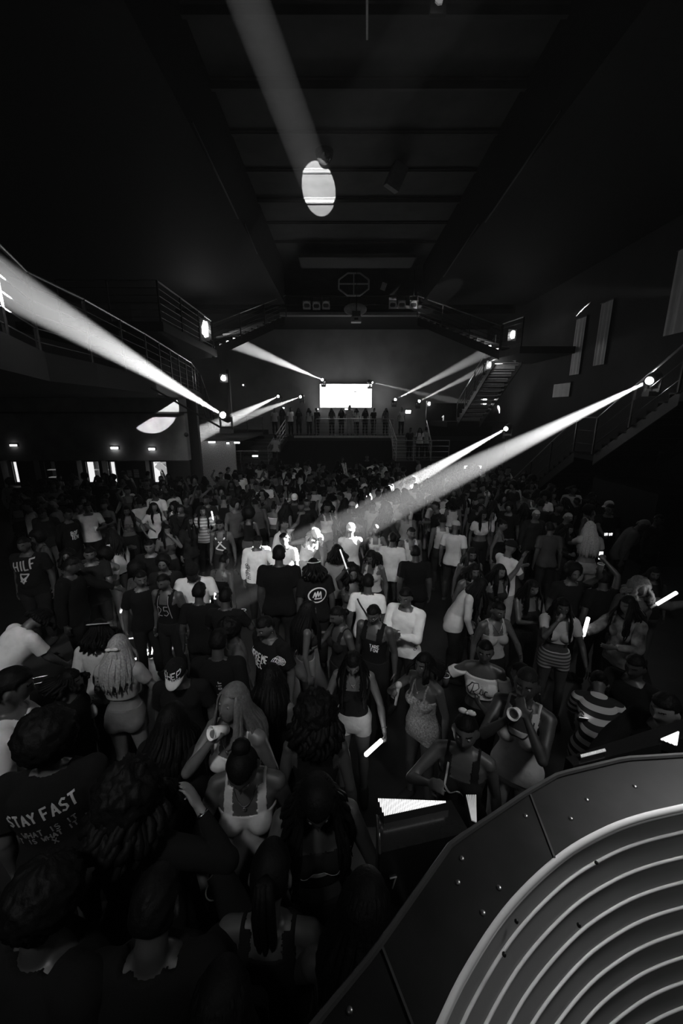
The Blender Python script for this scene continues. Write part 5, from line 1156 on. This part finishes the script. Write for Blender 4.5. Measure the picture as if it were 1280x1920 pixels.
for q in ((20, 905, 178, 'white collar', (LS, .3), 'afro'), (80, 908, 178, 'plain black shirt', (TS, .02), 'afro'), (144, 908, 178, 'pale durag', (TS, .05), 'wrap'), (188, 902, 178, 'thin white neckline', (TS, .03), 'short'), (213, 908, 175, 'broad dark jacket', (JK, .02), 'short')):
    hero(q[0], q[1], q[2], 'person with %s, back turned, before the bar hatches' % q[3], hair=q[5], hairv=.35 if q[5] == 'wrap' else .012, top=q[4], skin=.08, scale=1.05)

# low dividing wall with sparkles on the left
a, c = PZ(165, 1050, 1.05), PZ(250, 1023, 1.05)
a = Vector((a.x, a.y, 0)); c = Vector((c.x, c.y, 0)); d = (c - a).normalized(); nn = Vector((-d.y, d.x, 0))
mb = MB(); mb.prism([a, c, c + nn * .12, a + nn * .12], (0, 0, .98)); struct(mb.build('partition_wall', mat('sparkle_black', .015, .3, .3, noise_amt=.2)))
mb = MB(); mb.prism([a - d * .05 - nn * .03 + Vector((0, 0, .98)), c + d * .05 - nn * .03 + Vector((0, 0, .98)), c + d * .05 + nn * .15 + Vector((0, 0, .98)), a - d * .05 + nn * .15 + Vector((0, 0, .98))], (0, 0, .05)); struct(mb.build('trim_3', mat('rail_cap', .06, .4)))
NH = len(PEOPLE)

# ---------------------------------------------------------------- the rest of the crowd
LM = [(pp['x'], pp['y'], pp['o']['label']) for pp in PEOPLE]
SHORTS = []
def short(lab):
    """the few words by which a labelled person is found again"""
    return lab.replace('person ', '', 1)
VIS = [(n, s) for n, s in (('the STAY FAST tee', 'STAY FAST'), ('the blonde bow', 'blonde'), ('the SHEP cap', 'black cap with white SHEP'), ('the web print tee', 'web print'), ('the braided person in black', 'long dark braids in a black'), ('the sparkly grey dress', 'sparkly grey strap'),
       ('the glasses and vest', 'with glasses'), ('the crisp white shirt', 'crisp white'), ('the broad black back', 'very broad'), ('the round emblem tee', 'round white emblem'), ('the lit white jacket', 'white jacket with'), ('the lit dancer', 'lit dancer'), ('the white cap back', 'white long sleeve and white cap'),
       ('the plain white tee back', 'plain white tee seen'), ('the long white sleeve', 'long white sleeve and black'), ('the far bright tee', 'very bright white tee'), ('the grey tank back', 'grey tank back'), ('the dreads and white tank', 'hanging dreads'), ('the pale cap', 'pale cap and white'),
       ('the platinum hair', 'platinum'), ('the bending white top', 'bending right in a white'), ('the striped skirt', 'striped skirt'), ('the printed jacket', 'in a printed jacket'), ('the script-lettered top', 'script letters'), ('the drinking white tank', 'dark-trimmed'), ('the striped bent top', 'black and white striped'),
       ('the left white tee', 'dark soft shadow'), ('the crossbody strap', 'black crossbody'), ('the striped pale top', 'striped pale top with'), ('the dark cap white tee', 'dark cap looking'), ('the HILF tee', 'HILF'), ('the soft grey tee', 'soft grey'), ('the pale scarf', 'pale scarf'), ('the white cropped top', 'white cropped top,'), ('the grey tee with collar', 'white collar, back')) ]
MARKS = []
for n_, s_ in VIS:
    for pp in PEOPLE:
        if s_ in pp['o']['label']: MARKS.append((n_, pp['x'], pp['y'])); break
USED = set(pp['o']['label'] for pp in PEOPLE)
CL = {.02: 'black', .05: 'dark', .14: 'grey', .35: 'pale', .6: 'white'}
HN = dict(short='short hair', fade='a flat cut', afro='an afro', big_afro='a big afro', long='long straight hair', very_long='very long hair', wavy='wavy hair', bob='a bob', braids='braids', dreads='dreads', short_dreads='short dreads', bun='a bun', low_bun='a low bun', ponytail='a ponytail', wrap='a head wrap', curly='big curls', topknot='a topknot', buzz='cropped hair', cap='a cap')
TN = dict(t_shirt='tee', long_sleeve_shirt='long sleeve', jacket='jacket', tank_top='tank', vest='vest', crop_top='cropped top', tube_top='tube top', strap_dress='strap dress', off_shoulder_top='off-shoulder top')
import re
def nw(s): return len(re.findall(r"[A-Za-z0-9']+", s))
def auto_label(x, y, topv, topk, hn, face, act):
    fc = 'facing the stage' if abs(face) <= 50 else 'back turned' if abs(face) > 130 else 'in profile'
    base = '%s %s, %s, %s%s' % (CL[topv], TN[topk], HN[hn], fc, act)
    ms = sorted(MARKS, key=lambda m_: (m_[1] - x) ** 2 + (m_[2] - y) ** 2)[:7]
    for far in ('', 'well '):
        for n_, mx, my in ms:
            dx = x / y - mx / my; dy = y - my
            rel = (('behind' if dy > 0 else 'in front of') if abs(dx) * y < abs(dy) else ('right of' if dx > 0 else 'left of'))
            lab = 'person in %s, %s%s %s' % (base, far, rel, n_)
            if nw(lab) <= 16 and lab not in USED: USED.add(lab); return lab
    k = 0
    while True:
        for q in ('small ', 'taller ', 'slim ', 'broad ', 'half-hidden '):
            lab = 'person in %s%s, %s %s' % (q, base.split(act)[0] if act else base, rel, n_)
            if nw(lab) > 16: lab = 'person in %s%s %s, %s %s' % (q, CL[topv], TN[topk], rel, n_)
            if lab not in USED: USED.add(lab); return lab
        n_ = MARKS[k % len(MARKS)][0]; k += 1
POSES = [dict(), dict(L='cup'), dict(L='phone', hl='grip', hp=25), dict(Rr='cup', hr='grip'), dict(L='up', hp=0), dict(Rr='hip', L='low'), dict(twist=15, turn_=15), dict(L='clap', Rr='clap', hl='flat', hr='flat'), dict(lean=10, hp=22), dict(Rr='high', hr='relax')]
def blocked(x, y, r):
    return any((pp['x'] - x) ** 2 + (pp['y'] - y) ** 2 < r * r for pp in PEOPLE)
def crowd_member(x, y, z=0, tall=1.0, face=None, lod='mid'):
    rr = random
    sex = rr.choice('mf'); face = (rr.gauss(0, 38) if rr.random() < .62 else rr.uniform(-180, 180)) if face is None else face
    face = ((face + 180) % 360) - 180
    topv = rr.choices((.02, .05, .14, .35, .6), (30, 22, 16, 12, 20))[0]
    topk = rr.choice((['t_shirt'] * 4 + ['jacket', 'long_sleeve_shirt', 'vest', 'jacket']) if sex == 'm' else ['tank_top', 'tank_top', 'crop_top', 'tube_top', 'strap_dress', 't_shirt', 'long_sleeve_shirt', 'off_shoulder_top'])
    hn = rr.choice(['short', 'short', 'fade', 'afro', 'short_dreads', 'dreads', 'cap', 'buzz', 'wrap'] if sex == 'm' else ['long', 'very_long', 'wavy', 'bob', 'braids', 'bun', 'low_bun', 'ponytail', 'curly', 'topknot', 'big_afro'])
    pi_ = rr.choices(range(10), (6, 2, 2, 2, .35, 1, 2, 1, 2, .35))[0]; ps = dict(POSES[pi_]); ps.pop('turn_', None)
    act = {1: ', hand out', 2: ', looking at a hand', 3: ', hand raised low', 4: ', arm up', 5: ', hand on hip', 7: ', hands together', 9: ', hand high'}.get(pi_, '')
    sk = rr.choice((.06, .09, .12, .12, .16, .16))
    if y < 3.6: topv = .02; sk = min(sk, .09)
    lab = auto_label(x, y, topv, topk, hn, face, act)
    hv = .012 if hn != 'wrap' else rr.choice((.02, .3)); cv = rr.choice((.02, .5))
    bot = None if topk == 'strap_dress' else (rr.choice(('trousers', 'trousers', 'shorts')) if sex == 'm' else rr.choice(('leggings', 'skirt', 'trousers')), rr.choice((.02, .05, .15, .3)))
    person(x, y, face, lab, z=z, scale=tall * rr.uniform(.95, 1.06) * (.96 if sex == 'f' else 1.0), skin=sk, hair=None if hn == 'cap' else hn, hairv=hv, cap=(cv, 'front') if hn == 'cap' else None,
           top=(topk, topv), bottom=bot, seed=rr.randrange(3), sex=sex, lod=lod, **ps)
MAXP = 284
cand = []
def left_edge(y): return -min(.86 * y - .25, 8.5 + .12 * y)
def right_edge(y): return min(.86 * y - .1, 7.0 if y > 8.5 else 7.4) if y < 17 else 6.0
y = 1.9
while y < 20.3:
    sp = .60 + .022 * y if y < 9 else .56 + .006 * y
    x = left_edge(y) + random.uniform(0, sp)
    while x < right_edge(y):
        cand.append((x + random.uniform(-.16, .16), y + random.uniform(-.16, .16), sp)); x += sp
    y += sp * .95
PLAN = []
def pix(x, y, z):
    dz = z - CAMZ; dep = y * math.cos(PITCH) - dz * math.sin(PITCH); return 640 + F * x / dep, 960 - F * (y * math.sin(PITCH) + dz * math.cos(PITCH)) / dep
HP = [(pix(pp['x'], pp['y'], 1.2), pix(pp['x'], pp['y'], 1.62), pp['y']) for pp in PEOPLE]
def hides(x, y):
    """would someone here stand before the chest or face of a person the photo shows clearly?"""
    hx_, hy_ = pix(x, y, 1.82 + (RISER if y < 2.55 and -5 < x < 4.4 else 0)); wpx = .27 * F / (y * .97 + .55)
    return any(hy > y and ((abs(a_[0] - hx_) < wpx and a_[1] > hy_) or (abs(b_[0] - hx_) < wpx + 8 and b_[1] > hy_ - 8)) for a_, b_, hy in HP)
def free(x, y):
    if x > .55 + .0 * y and y < 1.75: return False                       # the booth
    if .1 < x < 1.1 and y < 2.15: return False
    if -6.2 < x < -3.0 and y > 19.7: return False
    if 2.7 < x and y > 20.6: return False
    if x > 6.9 and y > 8.6: return False
    if x < -5.0 and y > 14.3: return x > -5.0
    if x < -7.0 and y > 19: return False
    if (Vector((x, y, 0)) - (a + c) / 2).length < .95 and abs((Vector((x, y, 0)) - a).dot(nn)) < .3: return False
    return True
random.shuffle(cand)
for x, y, sp in cand:
    if not free(x, y) or blocked(x, y, .40 + .004 * y) or (y < 9 and hides(x, y)): continue
    PLAN.append((x, y)); 
print('candidates', len(PLAN), 'heroes', NH)
PLAN.sort(key=lambda p_: p_[1] + random.uniform(0, 6)); REST = PLAN[MAXP - NH:]; PLAN = PLAN[:MAXP - NH]
for x, y in PLAN: crowd_member(x, y, z=RISER if y < 2.55 and -5 < x < 4.4 else 0, lod='mid' if y < 9 else 'far')
# the farthest heads, too many to single out: one mass of standing people
def gather():
    tones = [skinm(.09), skinm(.14), hairm(.012), cloth(.02), cloth(.05), cloth(.14), cloth(.35), cloth(.6)]
    Vs, Ls, Ts, Mi = [], [], [], []; off = 0
    for x, y in REST:
        pp = body(lod='tiny', sex=random.choice('mf'), **random.choice([dict(), dict(L='cup'), dict(Rr='cup', hr='grip'), dict(lean=10, hp=22)]))
        A = math.radians(random.gauss(0, 60)); s_ = random.uniform(.94, 1.05); R3 = np.array([[math.cos(A), -math.sin(A), 0], [math.sin(A), math.cos(A), 0], [0, 0, 1]]) * s_
        ht = random.choice(['short', 'fade', 'long', 'bob', 'braids', 'afro'] if pp['sex'] == 'f' else ['short', 'fade', 'afro', 'short_dreads'])
        for me, mi in ((pp['me'], random.choice((0, 1))), (garment(pp, random.choice(('t_shirt', 'jacket', 'vest'))), random.choice((3, 3, 4, 4, 5, 6, 7, 7))), (garment(pp, 'trousers'), random.choice((3, 4))), (hair_mesh(pp, ht, random.randrange(3)), 2)):
            n = len(me.vertices); co = np.empty(n * 3, np.float32); me.vertices.foreach_get('co', co)
            lv = np.empty(len(me.loops), np.int32); me.loops.foreach_get('vertex_index', lv); lt = np.empty(len(me.polygons), np.int32); me.polygons.foreach_get('loop_total', lt)
            Vs.append(co.reshape(-1, 3) @ R3.T + np.array([x, y, 0])); Ls.append(lv + off); Ts.append(lt); Mi.append(np.full(len(lt), mi, np.int32)); off += n
    me = bpy.data.meshes.new('crowd'); V = np.concatenate(Vs).astype(np.float32); L_ = np.concatenate(Ls); T_ = np.concatenate(Ts); M_ = np.concatenate(Mi)
    me.vertices.add(len(V)); me.vertices.foreach_set('co', V.ravel()); me.loops.add(len(L_)); me.loops.foreach_set('vertex_index', L_.astype(np.int32))
    me.polygons.add(len(T_)); me.polygons.foreach_set('loop_start', np.concatenate([[0], np.cumsum(T_)[:-1]]).astype(np.int32)); me.update(calc_edges=True)
    for t in tones: me.materials.append(t)
    me.polygons.foreach_set('material_index', M_); me.polygons.foreach_set('use_smooth', np.ones(len(T_), bool))
    o = link('crowd', me); tag(o, 'far rows of small standing people in the dark hall, too many to count', 'crowd', kind='stuff')
REST = [p_ for p_ in REST if not any((p_[0] - pp['x']) ** 2 + (p_[1] - pp['y']) ** 2 < .2 for pp in PEOPLE)]
if REST: REST = REST[:110]; gather()
# people up on the back balcony, on the landings and on the stairs
BAL = []
for i, px in enumerate((516, 560, 580, 594, 622, 640, 655, 668, 684, 700, 722)):
    p = P(px, 800, 26.5); crowd_label = None
    x_ = p.x; y_ = 26.15 + .5 * random.random()
    topv = (.35, .05, .35, .05, .14, .02, .35, .6, .05, .02, .14)[i]
    person(x_, y_, random.uniform(-40, 40), 'person in %s top on the back balcony, %s' % (CL[topv], ('leftmost by the stairs', 'second from the left', 'third from the left', 'fourth from the left', 'below the screen\'s left part', 'left of the screen\'s middle', 'tall one under the screen\'s middle', 'right of the tall one', 'below the screen\'s right part', 'just right of the screen', 'at the right railing end')[i]),
           z=2.35, scale=.98 if i != 6 else 1.08, skin=.12, hair=('short', 'long', 'wavy')[i % 3], top=('t_shirt', topv), bottom=('trousers', (.05, .3)[i == 6]), sex='mff'[i % 3], lod='far')
for i, (px, py, D, z, fc, tv, ds) in enumerate(((767, 845, 22.2, 1.25, 30, .05, 'black top with a white belt line on the right landing'), (786, 838, 22.4, 1.25, -20, .6, 'bright white top on the right landing'), (797, 838, 22.5, 1.25, 150, .35, 'pale top close to the bright one, right landing'), (806, 805, 25.8, 2.35, 0, .14, 'grey top at the head of the right stairs'), (829, 815, 25.9, 2.35, 20, .14, 'grey top below the number 1 sign'),
      (752, 795, 26.2, 2.35, 10, .35, 'pale top on the balcony left of the right stairs'), (545, 800, 25.9, 2.35, 40, .6, 'white and black top at the head of the left stairs'), (530, 800, 26.0, 2.35, -20, .05, 'dark top leaning at the head of the left stairs'), (562, 828, 21.4, .9, 180, .35, 'pale top on the left landing stairs'))):
    p = P(px, py, D); p.x = min(p.x, -3.5) if i == 8 else p.x; person(p.x, D, fc, 'person in a ' + ds, z=z, skin=.12, hair=('short', 'braids', 'bun')[i % 3], top=('t_shirt', tv), bottom=('trousers', .05), sex='mff'[i % 3], lod='far')
print('people', len(PEOPLE))

# ---------------------------------------------------------------- the booth rim and the stage boxes in front
M_RIM = mat('scuffed_black_rim', .010, .5, noise_amt=.6, nscale=9, bump=.15, spec=.25)
M_SHELL = mat('grey_shell', .22, .55, noise_amt=.05, nscale=3)
M_BEAD = mat('pale_bead', .8, .5, noise_amt=.05)
ZR = 3.02
outer = [PZ(px, py, ZR) for px, py in ((560, 1960), (700, 1790), (845, 1585), (985, 1490), (1045, 1455), (1170, 1425), (1330, 1415))]
inner = [PZ(px, py, ZR) for px, py in ((800, 1960), (870, 1815), (955, 1690), (1050, 1600), (1130, 1553), (1200, 1527), (1290, 1506))]
def catmull(p, n=10):
    out = []
    q = [p[0] * 2 - p[1]] + list(p) + [p[-1] * 2 - p[-2]]
    for i in range(1, len(q) - 2):
        for k in range(n):
            t = k / n; out.append(.5 * ((2 * q[i]) + (-q[i - 1] + q[i + 1]) * t + (2 * q[i - 1] - 5 * q[i] + 4 * q[i + 1] - q[i + 2]) * t * t + (-q[i - 1] + 3 * q[i] - 3 * q[i + 1] + q[i + 2]) * t ** 3))
    out.append(q[-2]); return out
ic = catmull(inner, 12)
# carry both curves on beyond the frame
ic = [ic[0] + (ic[0] - ic[1]).normalized() * k for k in (.5, .25)] + ic + [ic[-1] + (ic[-1] - ic[-2]).normalized() * .25 + Vector((0, -.02, 0)), ic[-1] + (ic[-1] - ic[-2]).normalized() * .6 + Vector((0, -.12, 0))]
oc_ = [outer[0] + (outer[0] - outer[1]).normalized() * .4] + outer + [outer[-1] + (outer[-1] - outer[-2]).normalized() * .6 + Vector((0, -.08, 0))]
def resample(p, n):
    L_ = [0]
    for a_, b_ in zip(p, p[1:]): L_.append(L_[-1] + (b_ - a_).length)
    o_ = []
    for k in range(n):
        t = L_[-1] * k / (n - 1); i = min(max(0, np.searchsorted(L_, t) - 1), len(p) - 2); f_ = (t - L_[i]) / max(1e-9, L_[i + 1] - L_[i]); o_.append(p[i].lerp(p[i + 1], f_))
    return o_
NS = 70
I_, O_ = resample(ic, NS), resample(oc_, NS)
bo = empty('dj_booth', (1.0, .1, 0)); tag(bo, 'curved booth with a black bolted rim and grey ribbed bowl, lower right', 'booth')
def sub(mb, name, m, par=None, smooth=False): mb.V = [tuple(Vector(v) - bo.location) for v in mb.V]; return mb.build(name, m, par or bo, smooth)
mb = MB(); V = []
for k in range(NS):
    V += [O_[k], I_[k], I_[k] - Vector((0, 0, .06)), O_[k] - Vector((0, 0, .9))]
mb.add(V, [(k * 4 + j, k * 4 + (j + 1) % 4, k * 4 + 4 + (j + 1) % 4, k * 4 + 4 + j) for k in range(NS - 1) for j in range(4)] + [(0, 3, 2, 1), tuple((NS - 1) * 4 + j for j in range(4))])
rim = sub(mb, 'rim', M_RIM)
mb = MB(); mb.tube([p + Vector((0, 0, .004)) for p in O_], .006, 6); sub(mb, 'edge_strip', mat('worn_edge', .05, .4), None)
for q in range(10):
    px, py = ((730, 1745), (858, 1655), (905, 1712), (935, 1665), (865, 1610), (985, 1530), (1070, 1535), (1100, 1500), (1190, 1475), (655, 1895))[q]
    c_ = PZ(px, py, ZR); mb = MB(); mb.ball(c_, (.0055, .0055, .003), 8); sub(mb, 'bolt', M_RAIL, None, True)
# joints between rim segments
for k in (18, 33, 48):
    mb = MB(); mb.bar(O_[k] + Vector((0, 0, .001)), I_[k] + Vector((0, 0, .001)), .004, .003); sub(mb, 'joint', mat('worn_edge', .07, .4), None)
# ribbed shell: rings stepping inward and down
ctr = Vector((1.62, -.42, ZR)); NR = 14
def ring(k): 
    t = 1 - .011 * k; return [Vector((ctr.x + (p.x - ctr.x) * t, ctr.y + (p.y - ctr.y) * t, ZR - .010 - .056 * k)) for p in I_]
prevr = ring(0)
mb = MB(); V = []
rings = [ring(k) for k in range(NR)]
prof = []
for k in range(NR): prof.append(rings[k]); prof.append([p - Vector((0, 0, .012)) for p in rings[k]])
n2 = len(prof)
for row in prof: V += row
Fq = [(i * NS + j, i * NS + j + 1, (i + 1) * NS + j + 1, (i + 1) * NS + j) for i in range(n2 - 1) for j in range(NS - 1)]
off = len(V); V2 = [v - Vector((0, 0, .02)) for v in V]
mb.add(V, Fq); mb.add(V2, [f[::-1] for f in Fq]); shell_ = sub(mb, 'ribbed_shell', M_SHELL)
mb = MB(); mb.tube([p + Vector((0, 0, .003)) for p in ring(.2)], .0045, 8); sub(mb, 'rib', M_BEAD, shell_, True)
for k in range(NR):
    mb = MB(); mb.tube([p + Vector((0, 0, .002)) for p in rings[k]], (.0085 if k == 0 else .0036), 8); sub(mb, 'rib', M_BEAD, shell_, True)
for px, py in ((968, 1728), (945, 1790), (1085, 1735), (1118, 1618)):
    c_ = PZ(px, py, ZR - .03); mb = MB(); mb.ball(c_, .004, 8); sub(mb, 'rivet', M_PLASTIC, shell_, True)
mb = MB(); 
for x0_ in (0,): mb.prism([(.45, -2.6, 0), (4.2, -2.6, 0), (4.2, .45, 0), (1.2, .55, 0), (.62, .3, 0), (.30, -.3, 0)], (0, 0, 2.0))
sub(mb, 'plinth', M_BLACK)
# added area light without a fixture, brightens the outer ribs of the booth bowl
lamp('added_booth_fill', 'AREA', (1.25, .95, 3.75), 1.1 * BOOTH, (1.0, .45, 3.0), size=.35, spread=math.radians(120))

# black stage box with slanted grille lights
bxr = empty('stage_box', (.34, 1.45, 0)); tag(bxr, 'black glossy stage box with a number 7, left of the curved booth', 'stage box')
M_GLOSS = mat('gloss_black', .015, .18)
zt = 2.05
q = [PZ(px, py, zt) for px, py in ((706, 1530), (845, 1500), (880, 1560), (712, 1600))]
mb = MB(); mb.prism([p - bxr.location - Vector((0, 0, 0)) for p in q][::-1], (0, 0, -2.0)); mb.build('case', M_GLOSS, bxr)
mb = MB(); mb.tube([q[0] - bxr.location, q[3] - bxr.location, q[3] - bxr.location - Vector((0, 0, .7))], .007, 6); mb.build('corner_rail', mat('shiny_silver', .8, .15, 1.0), bxr)
pl = (q[2] - q[3]).normalized()
o7 = q[3] + pl * .07 - Vector((0, 0, .22)); mb = MB()
for l in strokes('7', .045)[0]: mb.tube([o7 + pl * a_ + Vector((0, -.004, c_)) - bxr.location for a_, c_ in l], .0035, 6)
mb.build('numeral', mat('grey_print', .35, .7), bxr)
def grille(pts, z, label, v=1.0):
    pts = [PZ(px, py, z) for px, py in pts]; c_ = sum(pts, Vector()) / len(pts); r_ = empty('grille_light', c_); tag(r_, label, 'light')
    mb = MB(); mb.prism([p - c_ - Vector((0, 0, .004)) for p in pts], (0, 0, -.05)); mb.build('housing', M_PLASTIC, r_)
    # bars of the lit grille
    a_, b_ = pts[0] - c_, pts[1] - c_; mb = MB(); e_ = (b_ - a_); L_ = e_.length; n_ = max(6, int(L_ / .008)); mb_ = MB()
    P_ = [p - c_ for p in pts]
    for i in range(n_):
        t = (i + .5) / n_; s0 = a_ + e_ * t
        # crossing of the row with the opposite edges
        opp = P_[2] if t < .5 or len(P_) == 3 else P_[3 % len(P_)]
        if len(P_) == 3: tp = P_[1 if False else 2]; f_ = 1 - abs(0); end = (a_.lerp(P_[2], 1 - 0) if False else None)
        if len(P_) == 3:
            k_ = (P_[2] - a_).dot(e_) / (L_ * L_)
            hgt = t / k_ if t < k_ else (1 - t) / (1 - k_)
            foot = a_ + e_ * k_; end = s0 + (P_[2] - foot) * max(0, hgt)
        else:
            end = P_[3].lerp(P_[2], t)
        if (end - s0).length > .004: mb_.bar(s0, end, L_ / n_ * .62, .006)
    mb_.build('lit_grille', mat('grille_glow_%d' % round(v * 10), .8, .4, emit=1.3 * v), r_)
    return r_
grille([(708, 1498), (842, 1503), (720, 1529)], 2.10, 'bright triangular grille light on top of the black stage box', 1)
grille([(873, 1491), (893, 1491), (893, 1542), (884, 1538)], 2.10, 'narrow dim grille light beside the curved booth rim', .12)
grille([(1238, 1386), (1273, 1371), (1269, 1398)], 2.4, 'small bright triangular grille light at the right edge', 1)
grille([(1088, 1416), (1134, 1404), (1136, 1408), (1089, 1420)], 2.4, 'thin dim strip grille light below the striped top', .2)
mb = MB(); qq = [PZ(px, py, 2.38) for px, py in ((1060, 1420), (1290, 1345), (1300, 1380), (1075, 1436))]; mb.prism(qq, (0, 0, -2.3)); tag(mb.build('stage_box', M_GLOSS), 'low black stage box behind the booth rim at the right edge', 'stage box')

# release the working arrays before the picture is made
import gc
BODIES.clear(); GSTORE.clear(); PEOPLE.clear(); h = h2 = HAND = BR = b = cg = bv = P2 = None
gc.collect()
for m_ in list(bpy.data.meshes):
    if m_.users == 0: bpy.data.meshes.remove(m_)
